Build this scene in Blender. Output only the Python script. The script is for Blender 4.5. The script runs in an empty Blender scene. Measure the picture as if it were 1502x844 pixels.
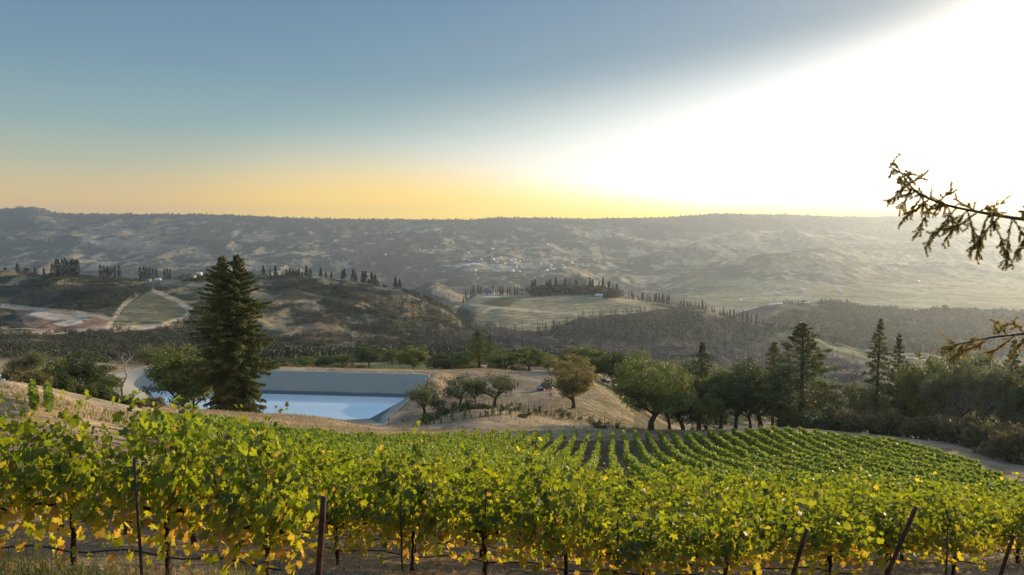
import bpy, math, random
import numpy as np
from mathutils import Vector, Matrix
R = math.radians
random.seed(7); rng = np.random.default_rng(7)
scene = bpy.context.scene
COL = scene.collection

# ------------------------------------------------------------------ camera, sky, sun, exposure
F = 1050.0; CX, CY = 751.0, 422.0; PITCH = math.atan(100/F)
CP, SP = math.cos(PITCH), math.sin(PITCH)
cam = bpy.data.cameras.new('camera'); cam.sensor_width = 36; cam.lens = 36*F/1502
cam.clip_start = .1; cam.clip_end = 60000
camo = bpy.data.objects.new('camera', cam); COL.objects.link(camo)
camo.rotation_euler = (math.pi/2 - PITCH, 0, 0)
scene.camera = camo
scene.view_settings.view_transform = 'Standard'; scene.view_settings.look = 'None'
scene.view_settings.gamma = 1; scene.view_settings.exposure = 0.3
SUN_AZ, SUN_EL = R(50), R(10)
SDIR = (math.sin(SUN_AZ)*math.cos(SUN_EL), math.cos(SUN_AZ)*math.cos(SUN_EL), math.sin(SUN_EL))
sl = bpy.data.lights.new('sun', 'SUN'); sl.energy = 5.0; sl.angle = R(.6); sl.color = (1, .76, .46)
so = bpy.data.objects.new('sun', sl); COL.objects.link(so)
so.rotation_euler = Vector(SDIR).to_track_quat('Z', 'Y').to_euler()

class G:                                                     # small node-graph writer
    def __init__(s, nt): s.nt = nt
    def n(s, t, **kw):
        nd = s.nt.nodes.new(t)
        for k, v in kw.items(): setattr(nd, k, v)
        return nd
    def put(s, sock, v):
        if hasattr(v, 'is_output'): s.nt.links.new(v, sock)
        else: sock.default_value = v
    def m(s, op, a, b=0., c=0., clamp=False):
        nd = s.n('ShaderNodeMath', operation=op, use_clamp=clamp)
        for i, v in enumerate((a, b, c)): s.put(nd.inputs[i], v)
        return nd.outputs[0]
    def step(s, x, lo, hi, a=0., b=1.):
        nd = s.n('ShaderNodeMapRange', interpolation_type='SMOOTHSTEP')
        for i, v in enumerate((x, lo, hi, a, b)): s.put(nd.inputs[i], v)
        return nd.outputs[0]
    def lin(s, x, lo, hi, a=0., b=1.):
        nd = s.n('ShaderNodeMapRange')
        for i, v in enumerate((x, lo, hi, a, b)): s.put(nd.inputs[i], v)
        return nd.outputs[0]
    def mix(s, f, a, b, mode='MIX'):
        nd = s.n('ShaderNodeMix', data_type='RGBA', blend_type=mode)
        s.put(nd.inputs[0], f); s.put(nd.inputs[6], c4(a)); s.put(nd.inputs[7], c4(b))
        return nd.outputs[2]
    def ramp(s, x, stops):
        nd = s.n('ShaderNodeValToRGB'); cr = nd.color_ramp
        while len(cr.elements) < len(stops): cr.elements.new(.5)
        for e, (p, c) in zip(cr.elements, stops): e.position = p; e.color = c4(c)
        s.put(nd.inputs[0], x); return nd.outputs[0]
    def noise(s, vec, scale, detail=3., rough=.55):
        nd = s.n('ShaderNodeTexNoise'); s.put(nd.inputs['Vector'], vec)
        nd.inputs['Scale'].default_value = scale; nd.inputs['Detail'].default_value = detail
        nd.inputs['Roughness'].default_value = rough
        return nd.outputs[0]
def c4(c):
    if hasattr(c, 'is_output'): return c
    return tuple(c) + (1.,) if len(c) == 3 else tuple(c)

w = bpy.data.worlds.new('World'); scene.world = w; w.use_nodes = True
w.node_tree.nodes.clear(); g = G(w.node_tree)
tc = g.n('ShaderNodeTexCoord').outputs['Generated']
nv = g.n('ShaderNodeVectorMath', operation='NORMALIZE'); g.put(nv.inputs[0], tc); D = nv.outputs[0]
sx = g.n('ShaderNodeSeparateXYZ'); g.put(sx.inputs[0], D); dx, dy, dz = sx.outputs
def dirpix(x, y):
    v = Vector(((x-CX)/F, CP + (CY-y)/F*SP, -SP + (CY-y)/F*CP)); return v.normalized()
A_, B_ = dirpix(560, 292), dirpix(1520, 2)
pn = B_.cross(A_).normalized()
if pn.dot(dirpix(1300, 250)) < 0: pn = -pn
def dot(v):
    nd = g.n('ShaderNodeVectorMath', operation='DOT_PRODUCT'); g.put(nd.inputs[0], D); nd.inputs[1].default_value = tuple(v)
    return nd.outputs['Value']
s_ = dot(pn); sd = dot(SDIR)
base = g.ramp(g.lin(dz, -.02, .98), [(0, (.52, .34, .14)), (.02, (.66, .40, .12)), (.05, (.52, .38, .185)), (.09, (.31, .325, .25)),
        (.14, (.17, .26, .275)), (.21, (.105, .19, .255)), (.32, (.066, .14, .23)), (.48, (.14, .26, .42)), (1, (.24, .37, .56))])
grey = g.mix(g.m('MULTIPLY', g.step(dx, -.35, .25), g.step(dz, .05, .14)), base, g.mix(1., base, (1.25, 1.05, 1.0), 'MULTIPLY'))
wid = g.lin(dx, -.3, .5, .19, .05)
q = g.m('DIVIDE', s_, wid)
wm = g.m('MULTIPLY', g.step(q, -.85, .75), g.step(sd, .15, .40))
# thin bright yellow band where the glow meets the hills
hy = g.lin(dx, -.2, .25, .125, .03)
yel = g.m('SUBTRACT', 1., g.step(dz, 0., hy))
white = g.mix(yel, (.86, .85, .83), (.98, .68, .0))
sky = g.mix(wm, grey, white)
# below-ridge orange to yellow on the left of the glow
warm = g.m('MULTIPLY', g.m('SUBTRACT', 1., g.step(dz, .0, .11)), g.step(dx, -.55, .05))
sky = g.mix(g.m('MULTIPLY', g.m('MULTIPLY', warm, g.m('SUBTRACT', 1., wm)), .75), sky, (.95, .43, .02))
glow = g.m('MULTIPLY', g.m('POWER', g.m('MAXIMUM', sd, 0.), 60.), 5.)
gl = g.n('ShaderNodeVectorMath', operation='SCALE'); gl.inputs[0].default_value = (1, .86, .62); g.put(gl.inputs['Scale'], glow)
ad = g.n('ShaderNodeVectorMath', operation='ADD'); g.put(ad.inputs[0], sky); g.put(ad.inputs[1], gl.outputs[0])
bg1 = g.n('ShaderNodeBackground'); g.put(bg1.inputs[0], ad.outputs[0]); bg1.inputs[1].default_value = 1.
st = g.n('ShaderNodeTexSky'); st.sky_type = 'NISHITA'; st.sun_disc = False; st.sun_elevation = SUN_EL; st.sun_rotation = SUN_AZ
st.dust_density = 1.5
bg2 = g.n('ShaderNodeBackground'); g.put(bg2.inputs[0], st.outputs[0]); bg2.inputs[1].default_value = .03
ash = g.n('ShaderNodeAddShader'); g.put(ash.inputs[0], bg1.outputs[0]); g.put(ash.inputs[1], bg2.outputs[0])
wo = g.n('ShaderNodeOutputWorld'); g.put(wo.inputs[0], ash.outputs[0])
scene.render.engine = 'CYCLES'
scene.cycles.use_denoising = True
scene.cycles.max_bounces = 6; scene.cycles.diffuse_bounces = 3; scene.cycles.glossy_bounces = 2
scene.cycles.transmission_bounces = 4; scene.cycles.volume_bounces = 0; scene.cycles.transparent_max_bounces = 8

# ------------------------------------------------------------------ helpers: projection, noise, terrain
def zat(x, y, Y):                                            # height of the sight line through pixel (x, y) at distance Y
    return Y*(-SP + (CY-y)/F*CP)/(CP + (CY-y)/F*SP)
def aof(x, y=600): return ((x-CX)/F)/(CP + (CY-y)/F*SP)       # X / Y of a pixel column
def proj(X, Y, Z):
    dep = Y*CP - Z*SP
    return CX + F*X/dep, CY - F*(Y*SP + Z*CP)/dep
def hash2(ix, iy, seed):
    h = (ix.astype(np.int64)*374761393 + iy.astype(np.int64)*668265263 + seed*1442695041) & 0x7fffffff
    h = ((h ^ (h >> 13))*1274126177) & 0x7fffffff
    return ((h ^ (h >> 16)) & 0xffff)/65535.
def vnoise(x, y, seed=0):
    ix, iy = np.floor(x), np.floor(y); fx, fy = x-ix, y-iy
    fx = fx*fx*fx*(fx*(fx*6-15)+10); fy = fy*fy*fy*(fy*(fy*6-15)+10)
    a, b = hash2(ix, iy, seed), hash2(ix+1, iy, seed); c, d = hash2(ix, iy+1, seed), hash2(ix+1, iy+1, seed)
    return (a*(1-fx)+b*fx)*(1-fy) + (c*(1-fx)+d*fx)*fy
def fbm(x, y, oct=4, seed=0, gain=.5):
    t = 0.; am = 1.; s = 0.
    for k in range(oct):
        t = t + am*vnoise(x*2**k + 17.3*k, y*2**k - 9.1*k, seed+k); s += am; am *= gain
    return t/s
def ridged(x, y, oct=4, seed=0):
    t = 0.; am = 1.; s = 0.
    for k in range(oct):
        t = t + am*(1-np.abs(2*vnoise(x*2**k + 7.7*k, y*2**k + 3.3*k, seed+k)-1)); s += am; am *= .5
    return t/s
def pchip(xk, yk, x):
    xk = np.asarray(xk, float); yk = np.asarray(yk, float)
    h = np.diff(xk); d = np.diff(yk)/h; m = np.zeros_like(yk)
    for i in range(1, len(xk)-1):
        if d[i-1]*d[i] > 0:
            w1, w2 = 2*h[i]+h[i-1], h[i]+2*h[i-1]; m[i] = (w1+w2)/(w1/d[i-1]+w2/d[i])
    m[0], m[-1] = d[0], d[-1]
    x = np.clip(x, xk[0], xk[-1]); i = np.clip(np.searchsorted(xk, x)-1, 0, len(h)-1); t = (x-xk[i])/h[i]
    return ((2*t**3-3*t**2+1)*yk[i] + (t**3-2*t**2+t)*h[i]*m[i] + (-2*t**3+3*t**2)*yk[i+1] + (t**3-t**2)*h[i]*m[i+1])

near = {  # column of the view: (distance, height) or (distance, sight-line row as 'y')
 -350: [(1,-1.65),(4,-2.4),(10,-4.2),(45,'y566'),(70,'y556'),(120,'y548'),(200,'y540'),(320,'y520'),(500,'y490'),(700,'y448'),(900,'y400'),(1100,-110),(1500,-215),(1900,-270)],
 0:    [(1,-1.65),(4,-2.5),(10,'y815'),(20,'y690'),(35,'y612'),(50,'y577'),(60,'y559'),(75,'y562'),(90,'y566'),(130,'y560'),(180,'y545'),(250,'y530'),(320,'y520'),(500,'y492'),(560,'y485'),(700,'y452'),(900,'y404'),(1100,-115),(1500,-215),(1900,-270)],
 150:  [(1,-1.65),(4,-2.5),(8.5,'y840'),(20,'y705'),(40,'y627'),(60,'y600'),(72,'y588'),(85,'y590'),(110,'y590'),(135,'y585'),(165,'y570'),(182,'y551'),(210,'y548'),(260,'y536'),(320,'y522'),(500,'y495'),(600,'y470'),(750,'y430'),(900,'y404'),(1100,-115),(1500,-215),(1900,-270)],
 300:  [(1,-1.65),(4,-2.6),(7.5,'y858'),(20,'y735'),(40,'y665'),(60,'y632'),(85,'y614'),(110,'y604'),(132,'y601'),(150,'y600'),(185,'y549'),(225,'y548'),(300,'y537'),(380,'y525'),(520,'y505'),(600,'y482'),(720,'y440'),(880,'y408'),(1100,-120),(1500,-215),(1900,-270)],
 450:  [(1,-1.65),(4,-2.6),(7.2,'y880'),(20,'y755'),(40,'y690'),(60,'y660'),(85,'y638'),(110,'y620'),(122,'y611'),(138,'y612'),(150,'y607'),(182,'y549'),(225,'y550'),(300,'y541'),(360,'y530'),(450,'y518'),(540,'y508'),(620,'y490'),(700,'y462'),(800,'y432'),(870,'y412'),(1100,-130),(1500,-220),(1900,-270)],
 560:  [(1,-1.65),(4,-2.6),(9,'y868'),(20,'y765'),(40,'y705'),(60,'y678'),(86,'y652'),(110,'y634'),(122,'y627'),(140,'y618'),(165,'y578'),(182,'y549'),(225,'y550'),(300,'y541'),(380,'y528'),(450,'y520'),(560,'y512'),(660,'y490'),(760,'y458'),(860,'y428'),(1000,-120),(1500,-230),(1900,-270)],
 640:  [(1,-1.65),(4,-2.6),(10,'y858'),(20,'y768'),(40,'y711'),(60,'y684'),(86,'y657'),(108,'y638'),(116,'y632'),(133,'y610'),(142,'y608'),(165,'y577'),(184,'y548'),(225,'y550'),(300,'y541'),(380,'y528'),(480,'y516'),(600,'y506'),(720,'y488'),(830,'y460'),(900,'y441'),(1050,-150),(1500,-235),(1900,-275)],
 700:  [(1,-1.65),(4,-2.6),(10.5,'y853'),(20,'y772'),(40,'y715'),(60,'y690'),(86,'y661'),(106,'y637'),(114,'y630'),(126,'y604'),(133,'y599'),(145,'y603'),(165,'y575'),(188,'y546'),(225,'y549'),(300,'y540'),(400,'y526'),(500,'y516'),(650,'y506'),(800,'y494'),(900,'y485'),(1000,'y474'),(1150,'y444'),(1230,'y434'),(1400,-190),(1600,-235),(1900,-275)],
 850:  [(1,-1.65),(4,-2.6),(12,'y852'),(20,'y778'),(40,'y722'),(60,'y700'),(86,'y672'),(110,'y642'),(119,'y631'),(132,'y620'),(150,'y600'),(180,'y560'),(195,'y552'),(230,'y554'),(300,'y548'),(420,'y532'),(600,'y515'),(800,'y500'),(950,'y488'),(1100,'y460'),(1200,'y440'),(1280,'y431'),(1450,-190),(1650,-240),(1900,-280)],
 1000: [(1,-1.65),(4,-2.7),(10,'y885'),(13,'y845'),(20,'y782'),(40,'y732'),(60,'y706'),(86,'y677'),(110,'y644'),(122,'y632'),(140,'y636'),(200,-60),(300,-80),(420,'y545'),(600,'y525'),(800,'y505'),(950,'y485'),(1100,'y460'),(1200,'y451'),(1400,-200),(1650,-250),(1900,-285)],
 1150: [(1,-1.65),(4,-2.8),(10,'y888'),(13.5,'y846'),(20,'y788'),(40,'y738'),(60,'y708'),(86,'y670'),(105,'y640'),(117,'y628'),(135,'y634'),(200,-64),(300,-86),(420,-103),(600,'y545'),(800,'y525'),(950,'y505'),(1080,'y490'),(1280,-215),(1500,'y470'),(1780,'y447'),(1950,-255)],
 1300: [(1,-1.65),(4,-2.8),(14,'y845'),(20,'y798'),(40,'y748'),(60,'y712'),(80,'y680'),(100,'y652'),(112,'y640'),(125,'y645'),(200,-64),(300,-90),(450,-116),(600,'y560'),(800,'y545'),(1000,'y524'),(1300,'y500'),(1600,'y470'),(1850,'y455'),(2000,-275)],
 1400: [(1,-1.65),(4,-2.8),(14,'y846'),(20,'y802'),(40,'y756'),(60,'y718'),(75,'y688'),(90,'y661'),(102,'y650'),(115,'y652'),(200,-66),(300,-92),(450,-118),(600,'y562'),(800,'y548'),(1000,'y528'),(1300,'y505'),(1600,'y475'),(1830,'y455'),(2000,-280)],
 1500: [(1,-1.65),(4,-2.8),(14,'y846'),(20,'y808'),(40,'y768'),(55,'y738'),(65,'y716'),(78,'y692'),(90,'y674'),(103,'y666'),(150,-52),(200,-69),(300,-94),(450,-121),(600,'y566'),(800,'y550'),(1000,'y532'),(1300,'y512'),(1600,'y482'),(1800,'y463'),(2000,-285)],
 1850: [(1,-1.65),(4,-2.8),(14,-6.9),(40,-17),(60,-24),(90,-32),(150,-52),(200,-70),(300,-95),(450,-122),(600,'y568'),(800,'y552'),(1000,'y536'),(1300,'y515'),(1600,'y485'),(1800,'y468'),(2000,-285)],
}
far = {
 -350: [(1900,-270),(3000,-300),(4000,'y396'),(4600,'y372'),(5200,'y346'),(5800,'y322'),(6200,'y312'),(7600,-60)],
 0:   [(1900,-270),(3000,-300),(4000,'y395'),(4600,'y370'),(5200,'y345'),(5800,'y320'),(6200,'y309'),(7600,-60)],
 65:  [(1900,-270),(3000,-300),(4000,'y395'),(4600,'y370'),(5200,'y345'),(5800,'y318'),(6200,'y305'),(7600,-60)],
 110: [(1900,-270),(3000,-300),(4000,'y395'),(4600,'y370'),(5200,'y345'),(5800,'y323'),(6200,'y314'),(7600,-60)],
 300: [(1900,-270),(3000,-300),(4000,'y396'),(4600,'y372'),(5200,'y348'),(5800,'y325'),(6200,'y315'),(7600,-60)],
 500: [(1900,-270),(3000,-300),(4000,'y398'),(4600,'y374'),(5200,'y352'),(5800,'y331'),(6200,'y322'),(7600,-60)],
 690: [(1900,-270),(3000,'y424'),(4000,'y392'),(4600,'y374'),(5300,'y350'),(5900,'y329'),(6250,'y322.5'),(7600,-60)],
 735: [(1900,-275),(3000,'y424'),(4000,'y392'),(4600,'y374'),(5300,'y350'),(5900,'y328'),(6250,'y319.5'),(7600,-60)],
 860: [(1900,-280),(3000,'y424'),(3800,'y400'),(4600,'y376'),(5300,'y352'),(5900,'y331'),(6250,'y321'),(7600,-60)],
 960: [(1900,-285),(2700,'y440'),(3400,'y415'),(4000,'y393'),(4500,'y372'),(4700,-255),(5300,'y346'),(5600,-165),(5900,'y332'),(6250,'y319.5'),(7600,-60)],
 1050:[(1900,-285),(2350,'y458'),(2750,'y438'),(3300,'y410'),(3800,'y382'),(4000,-262),(4500,'y363'),(4750,-235),(5350,'y343'),(5600,-150),(6250,'y314.5'),(7600,-60)],
 1200:[(1950,-290),(2350,'y458'),(2750,'y437'),(3300,'y402'),(3600,'y378'),(3850,-262),(4500,'y362'),(4800,-235),(5400,'y341'),(5700,-150),(6300,'y317'),(7600,-60)],
 1350:[(2000,-300),(2400,'y457'),(2900,'y432'),(3500,'y409'),(4000,'y388'),(4250,-275),(4900,'y360'),(5200,-235),(5800,'y336'),(6050,-120),(6500,'y318'),(7000,-40),(7600,70)],
 1500:[(2000,-300),(2400,'y458'),(2900,'y434'),(3600,'y414'),(4400,'y390'),(4700,-300),(5300,'y362'),(5600,-240),(6000,'y338'),(6200,-120),(6700,'y321'),(7600,70)],
 1850:[(2000,-300),(2400,'y458'),(2900,'y434'),(3600,'y414'),(4400,'y392'),(5200,'y366'),(6000,'y338'),(6700,'y320'),(7600,20)],
}
def table(tab, Ys, As):
    cols = sorted(tab); M = []
    for x in cols:
        Yk = [k[0] for k in tab[x]]
        Zk = [zat(x, float(k[1][1:]), k[0]) if isinstance(k[1], str) else k[1] for k in tab[x]]
        M.append(pchip(np.log(Yk), Zk, np.log(Ys)))
    M = np.array(M); ac = np.array([aof(x) for x in cols])
    out = np.empty((len(Ys), len(As)))
    for j in range(len(Ys)): out[j] = pchip(ac, M[:, j], As)
    return out
TA = np.linspace(aof(-350), aof(1850), 420)
TY1 = np.exp(np.linspace(math.log(1.), math.log(1950.), 520))
TY2 = np.exp(np.linspace(math.log(1900.), math.log(7600.), 200))
T1 = table(near, TY1, TA); T2 = table(far, TY2, TA)
def lookup(T, TY, a, Y):
    fa = np.clip((a-TA[0])/(TA[1]-TA[0]), 0, len(TA)-1.001); fy = np.clip((np.log(Y)-math.log(TY[0]))/math.log(TY[1]/TY[0]), 0, len(TY)-1.001)
    i, j = fa.astype(int), fy.astype(int); u, v = fa-i, fy-j
    return (T[j, i]*(1-u)+T[j, i+1]*u)*(1-v) + (T[j+1, i]*(1-u)+T[j+1, i+1]*u)*v
def sstep(x, a, b):
    t = np.clip((x-a)/(b-a), 0, 1); return t*t*(3-2*t)

# the reservoir: water level, outline, lined banks
ZW = -42.0
def onplane(x, y, z):
    r = (CY-y)/F; Y = z*(CP + r*SP)/(-SP + r*CP); return (aof(x, y)*Y, Y)
POND = [onplane(218, 573, ZW), onplane(598, 583.5, ZW), onplane(543, 614, ZW), onplane(400, 622, ZW), onplane(236, 600, ZW)]
BANK_W, BANK_H = 8.5, 3.75
def bank_h(Y): return .8+(BANK_H-.8)*sstep(Y, 146, 169)   # low towards the near shore
def bank_f(nx): return 1-.5*sstep(nx, .45, .9)            # the right hand bank is short and steep
def pond_sdf(X, Y):
    P = np.array(POND); n = len(P); d = np.full(np.shape(X), 1e9); vx = np.zeros(np.shape(X)); inside = np.zeros(np.shape(X), bool)
    for i in range(n):
        a, b = P[i], P[(i+1) % n]; e = b-a; wx, wy = X-a[0], Y-a[1]
        t = np.clip((wx*e[0]+wy*e[1])/(e@e), 0, 1); dn = np.hypot(wx-e[0]*t, wy-e[1]*t); vx = np.where(dn < d, wx-e[0]*t, vx); d = np.minimum(d, dn)
        c = ((a[1] > Y) != (b[1] > Y)); dyv = (b[1]-a[1]) if abs(b[1]-a[1]) > 1e-9 else 1e-9
        inside ^= c & (X < (b[0]-a[0])*(Y-a[1])/dyv + a[0])
    return np.where(inside, -d, d/bank_f(vx/np.maximum(d, 1e-6)))
def H(X, Y):
    X = np.asarray(X, float); Y = np.asarray(Y, float); Yc = np.maximum(Y, 1.); a = X/Yc
    aa = np.where(Y < 14, X/14., a); aa = np.where(Y < 14, aa*(1-sstep(Y, 6, 14)) + a*sstep(Y, 6, 14), a)
    z = lookup(T1, TY1, aa, Yc); z2 = lookup(T2, TY2, a, np.maximum(Yc, 1900.))
    z = np.where(Yc > 1925, z2, np.where(Yc < 1800, z, z + (z2-z)*sstep(Yc, 1800, 1925)))
    n0 = (fbm(X/1.3, Y/1.3, 3, 3)-.5)*.16*(1-sstep(Yc, 60, 130)) + (fbm(X/9, Y/9, 3, 5)-.5)*.5*sstep(Yc, 20, 60)
    n1 = (ridged(X/115, Y/115, 4, 11)-.62)*18*sstep(Yc, 330, 560)*(1-sstep(Yc, 1900, 2400)) + (fbm(X/30, Y/30, 3, 12)-.5)*4*sstep(Yc, 230, 400)
    for mx, my, mr, q in ((aof(830)*1180, 1180, 190, .9), (aof(222)*700, 700, 80, .9)): n1 = n1*(1-q*np.exp(-(((X-mx)**2+(Y-my)**2)/mr**2)**2))
    ridge = sstep(Yc, 5600, 6000)
    n2 = (ridged(X/620+3, Y/900, 5, 21)-.62)*125*sstep(Yc, 2500, 3600)*(1-.93*ridge)*(1-.7*sstep(a, .25, .45)*(1-sstep(Yc, 3000, 4200)))
    n3 = (fbm(X/60, Y/60, 3, 31)-.5)*14*sstep(Yc, 2600, 3600)
    z = z + n0 + n1 + n2 + n3
    for mx, my, mh, mr in ((aof(848)*2650, 2650, 78, 150), (aof(636)*2450, 2450, 70, 105), (aof(1140)*3500, 3500, 40, 260)): z = z + mh*np.exp(-((X-mx)**2+(Y-my)**2)/mr**2)*np.where(Yc > 1800, 1., 0.)
    d = pond_sdf(X, Y); hb = bank_h(Y); zl = ZW + np.clip(d/BANK_W, -1, 1)*hb
    bench = ZW + hb + .05
    k = sstep(d, BANK_W+3.5, BANK_W+13); out = bench*(1-k) + z*k
    return np.where(d < BANK_W+.1, zl-.7, np.where((d < BANK_W+13) & (Yc < 400), out, z))
def h1(X, Y): return float(H(np.array([X]), np.array([Y]))[0])
def hit(x, y, y0=30., y1=7500.):                            # first ground point on the sight line of pixel (x, y)
    Ys = np.exp(np.linspace(math.log(y0), math.log(y1), 900)); r = (CY-y)/F
    Zs = Ys*(-SP + r*CP)/(CP + r*SP); Xs = aof(x, y)*Ys
    b = np.nonzero(H(Xs, Ys) >= Zs)[0]
    i = b[0] if len(b) else len(Ys)-1
    return Xs[i], Ys[i], h1(Xs[i], Ys[i])
def inpoly(px, py, poly):
    ins = np.zeros(np.shape(px), bool); n = len(poly)
    for i in range(n):
        (ax, ay), (bx, by) = poly[i], poly[(i+1) % n]; c = (ay > py) != (by > py)
        ins ^= c & (px < (bx-ax)*(py-ay)/((by-ay) or 1e-9) + ax)
    return ins
def distline(px, py, pts):
    d = np.full(np.shape(px), 1e9)
    for (ax, ay), (bx, by) in zip(pts[:-1], pts[1:]):
        ex, ey = bx-ax, by-ay; t = np.clip(((px-ax)*ex+(py-ay)*ey)/(ex*ex+ey*ey), 0, 1)
        d = np.minimum(d, np.hypot(px-ax-ex*t, py-ay-ey*t))
    return d

# ------------------------------------------------------------------ mesh and object helpers
def mesh_np(name, V, Fc, mat=None, attrs=None, smooth=False):
    V = np.ascontiguousarray(V, np.float32).reshape(-1, 3); Fc = np.ascontiguousarray(Fc, np.int32); k = Fc.shape[1]
    me = bpy.data.meshes.new(name); me.vertices.add(len(V)); me.vertices.foreach_set('co', V.ravel())
    me.loops.add(Fc.size); me.loops.foreach_set('vertex_index', Fc.ravel())
    me.polygons.add(len(Fc)); me.polygons.foreach_set('loop_start', np.arange(0, Fc.size, k, dtype=np.int32))
    if smooth: me.polygons.foreach_set('use_smooth', np.ones(len(Fc), bool))
    me.update(calc_edges=True)
    for an, arr in (attrs or {}).items():
        if arr.ndim == 2:
            at = me.attributes.new(an, 'FLOAT_COLOR', 'POINT')
            at.data.foreach_set('color', np.c_[arr, np.ones(len(arr))].astype(np.float32).ravel())
        else:
            at = me.attributes.new(an, 'FLOAT', 'POINT'); at.data.foreach_set('value', arr.astype(np.float32))
    if mat: me.materials.append(mat)
    return me
def tag(o, label=None, cat=None, group=None, kind=None):
    for k, v in (('label', label), ('category', cat), ('group', group), ('kind', kind)):
        if v: o[k] = v
    return o
def link(name, me, parent=None, loc=None):
    o = bpy.data.objects.new(name, me); COL.objects.link(o)
    if parent: o.parent = parent
    if loc is not None: o.location = loc
    return o
def empty(name, loc=(0, 0, 0), rz=0.):
    o = bpy.data.objects.new(name, None); o.empty_display_size = .3; COL.objects.link(o)
    o.location = loc; o.rotation_euler = (0, 0, rz); return o
def copy_tree(o, parent=None):
    c = o.copy(); COL.objects.link(c)
    if parent: c.parent = parent
    for ch in list(o.children): copy_tree(ch, c)
    return c
class Geo:                                                   # collects quads
    def __init__(s): s.v = []; s.f = []; s.n = 0
    def add(s, v, f):
        s.v.append(np.asarray(v, float).reshape(-1, 3)); s.f.append(np.asarray(f, int)+s.n); s.n += len(s.v[-1])
    def tube(s, pts, rad, k=6):
        pts = np.asarray(pts, float); n = len(pts); rad = np.broadcast_to(np.asarray(rad, float), (n,))
        t = np.gradient(pts, axis=0); t /= np.linalg.norm(t, axis=1)[:, None]+1e-9
        ref = np.array([0, 0, 1.]) if abs(t[:, 2]).mean() < .8 else np.array([1., 0, 0])
        u = np.cross(t, ref); u /= np.linalg.norm(u, axis=1)[:, None]+1e-9; v = np.cross(t, u)
        an = np.arange(k)*2*math.pi/k
        ring = pts[:, None] + rad[:, None, None]*(np.cos(an)[None, :, None]*u[:, None] + np.sin(an)[None, :, None]*v[:, None])
        i = np.arange(n-1)[:, None]*k; j = np.arange(k)[None]; j2 = (j+1) % k
        s.add(ring, np.stack([i+j, i+j2, i+k+j2, i+k+j], -1).reshape(-1, 4))
        if k % 2 == 0 and rad[-1] > .012:
            b = s.n-k; s.f.append(np.array([[b, b+q_, b+q_+1, b+q_+2] for q_ in range(1, k-2, 2)], int))
    def box(s, c, d, rz=0.):
        x, y, z = [q/2 for q in d]; P = np.array([(sx_*x, sy_*y, sz_*z) for sz_ in (-1, 1) for sy_ in (-1, 1) for sx_ in (-1, 1)])
        ca, sa = math.cos(rz), math.sin(rz); P = np.c_[P[:, 0]*ca-P[:, 1]*sa, P[:, 0]*sa+P[:, 1]*ca, P[:, 2]] + np.array(c)
        s.add(P, [[0, 2, 3, 1], [4, 5, 7, 6], [0, 1, 5, 4], [2, 6, 7, 3], [0, 4, 6, 2], [1, 3, 7, 5]])
    def leaves(s, P, size, stretch=.62, nrm=None):           # small leaf-shaped faces, randomly turned
        P = np.asarray(P, float); n = len(P)
        if n == 0: return
        size = np.broadcast_to(np.asarray(size, float), (n,))
        N = rng.normal(size=(n, 3)) + (0 if nrm is None else nrm); N /= np.linalg.norm(N, axis=1)[:, None]+1e-9
        t = rng.normal(size=(n, 3)); t -= (t*N).sum(1)[:, None]*N; t /= np.linalg.norm(t, axis=1)[:, None]+1e-9
        b = np.cross(N, t); S = size[:, None]
        q = np.stack([P-t*S, P+b*S*stretch+N*S*.12, P+t*S, P-b*S*stretch+N*S*.12], 1)
        s.add(q.reshape(-1, 3), np.arange(n*4).reshape(n, 4))
    def mesh(s, name, mat, attrs=None, smooth=False):
        f = [x for x in s.f if len(x)]
        return mesh_np(name, np.concatenate(s.v), np.concatenate(f), mat, attrs, smooth)
    def obj(s, name, mat, parent=None, smooth=False, loc=None): return link(name, s.mesh(name, mat, None, smooth), parent, loc)

# ------------------------------------------------------------------ materials
def new_mat(name):
    m = bpy.data.materials.new(name); m.use_nodes = True; m.node_tree.nodes.clear(); return m, G(m.node_tree)
def out(g, sh): o = g.n('ShaderNodeOutputMaterial'); g.nt.links.new(sh, o.inputs[0])
def princ(g, col, rough=.8, spec=.3, metal=0., normal=None):
    p = g.n('ShaderNodeBsdfPrincipled'); g.put(p.inputs['Base Color'], c4(col)); g.put(p.inputs['Roughness'], rough)
    p.inputs['Specular IOR Level'].default_value = spec; p.inputs['Metallic'].default_value = metal
    if normal is not None: g.put(p.inputs['Normal'], normal)
    return p
def bump(g, h, strength, dist):
    b = g.n('ShaderNodeBump'); b.inputs['Strength'].default_value = strength; b.inputs['Distance'].default_value = dist
    g.put(b.inputs['Height'], h); return b.outputs[0]
def surf_mat(name, c1, c2, scale, rough=.8, spec=.25, bs=.3, bd=.02, metal=0., obj=True):
    m, g = new_mat(name); t = g.n('ShaderNodeTexCoord').outputs['Object'] if obj else g.n('ShaderNodeNewGeometry').outputs['Position']
    n = g.noise(t, scale, 5.)
    col = g.mix(g.step(n, .3, .7), c1, c2)
    out(g, princ(g, col, rough, spec, metal, bump(g, n, bs, bd)).outputs[0]); return m
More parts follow.
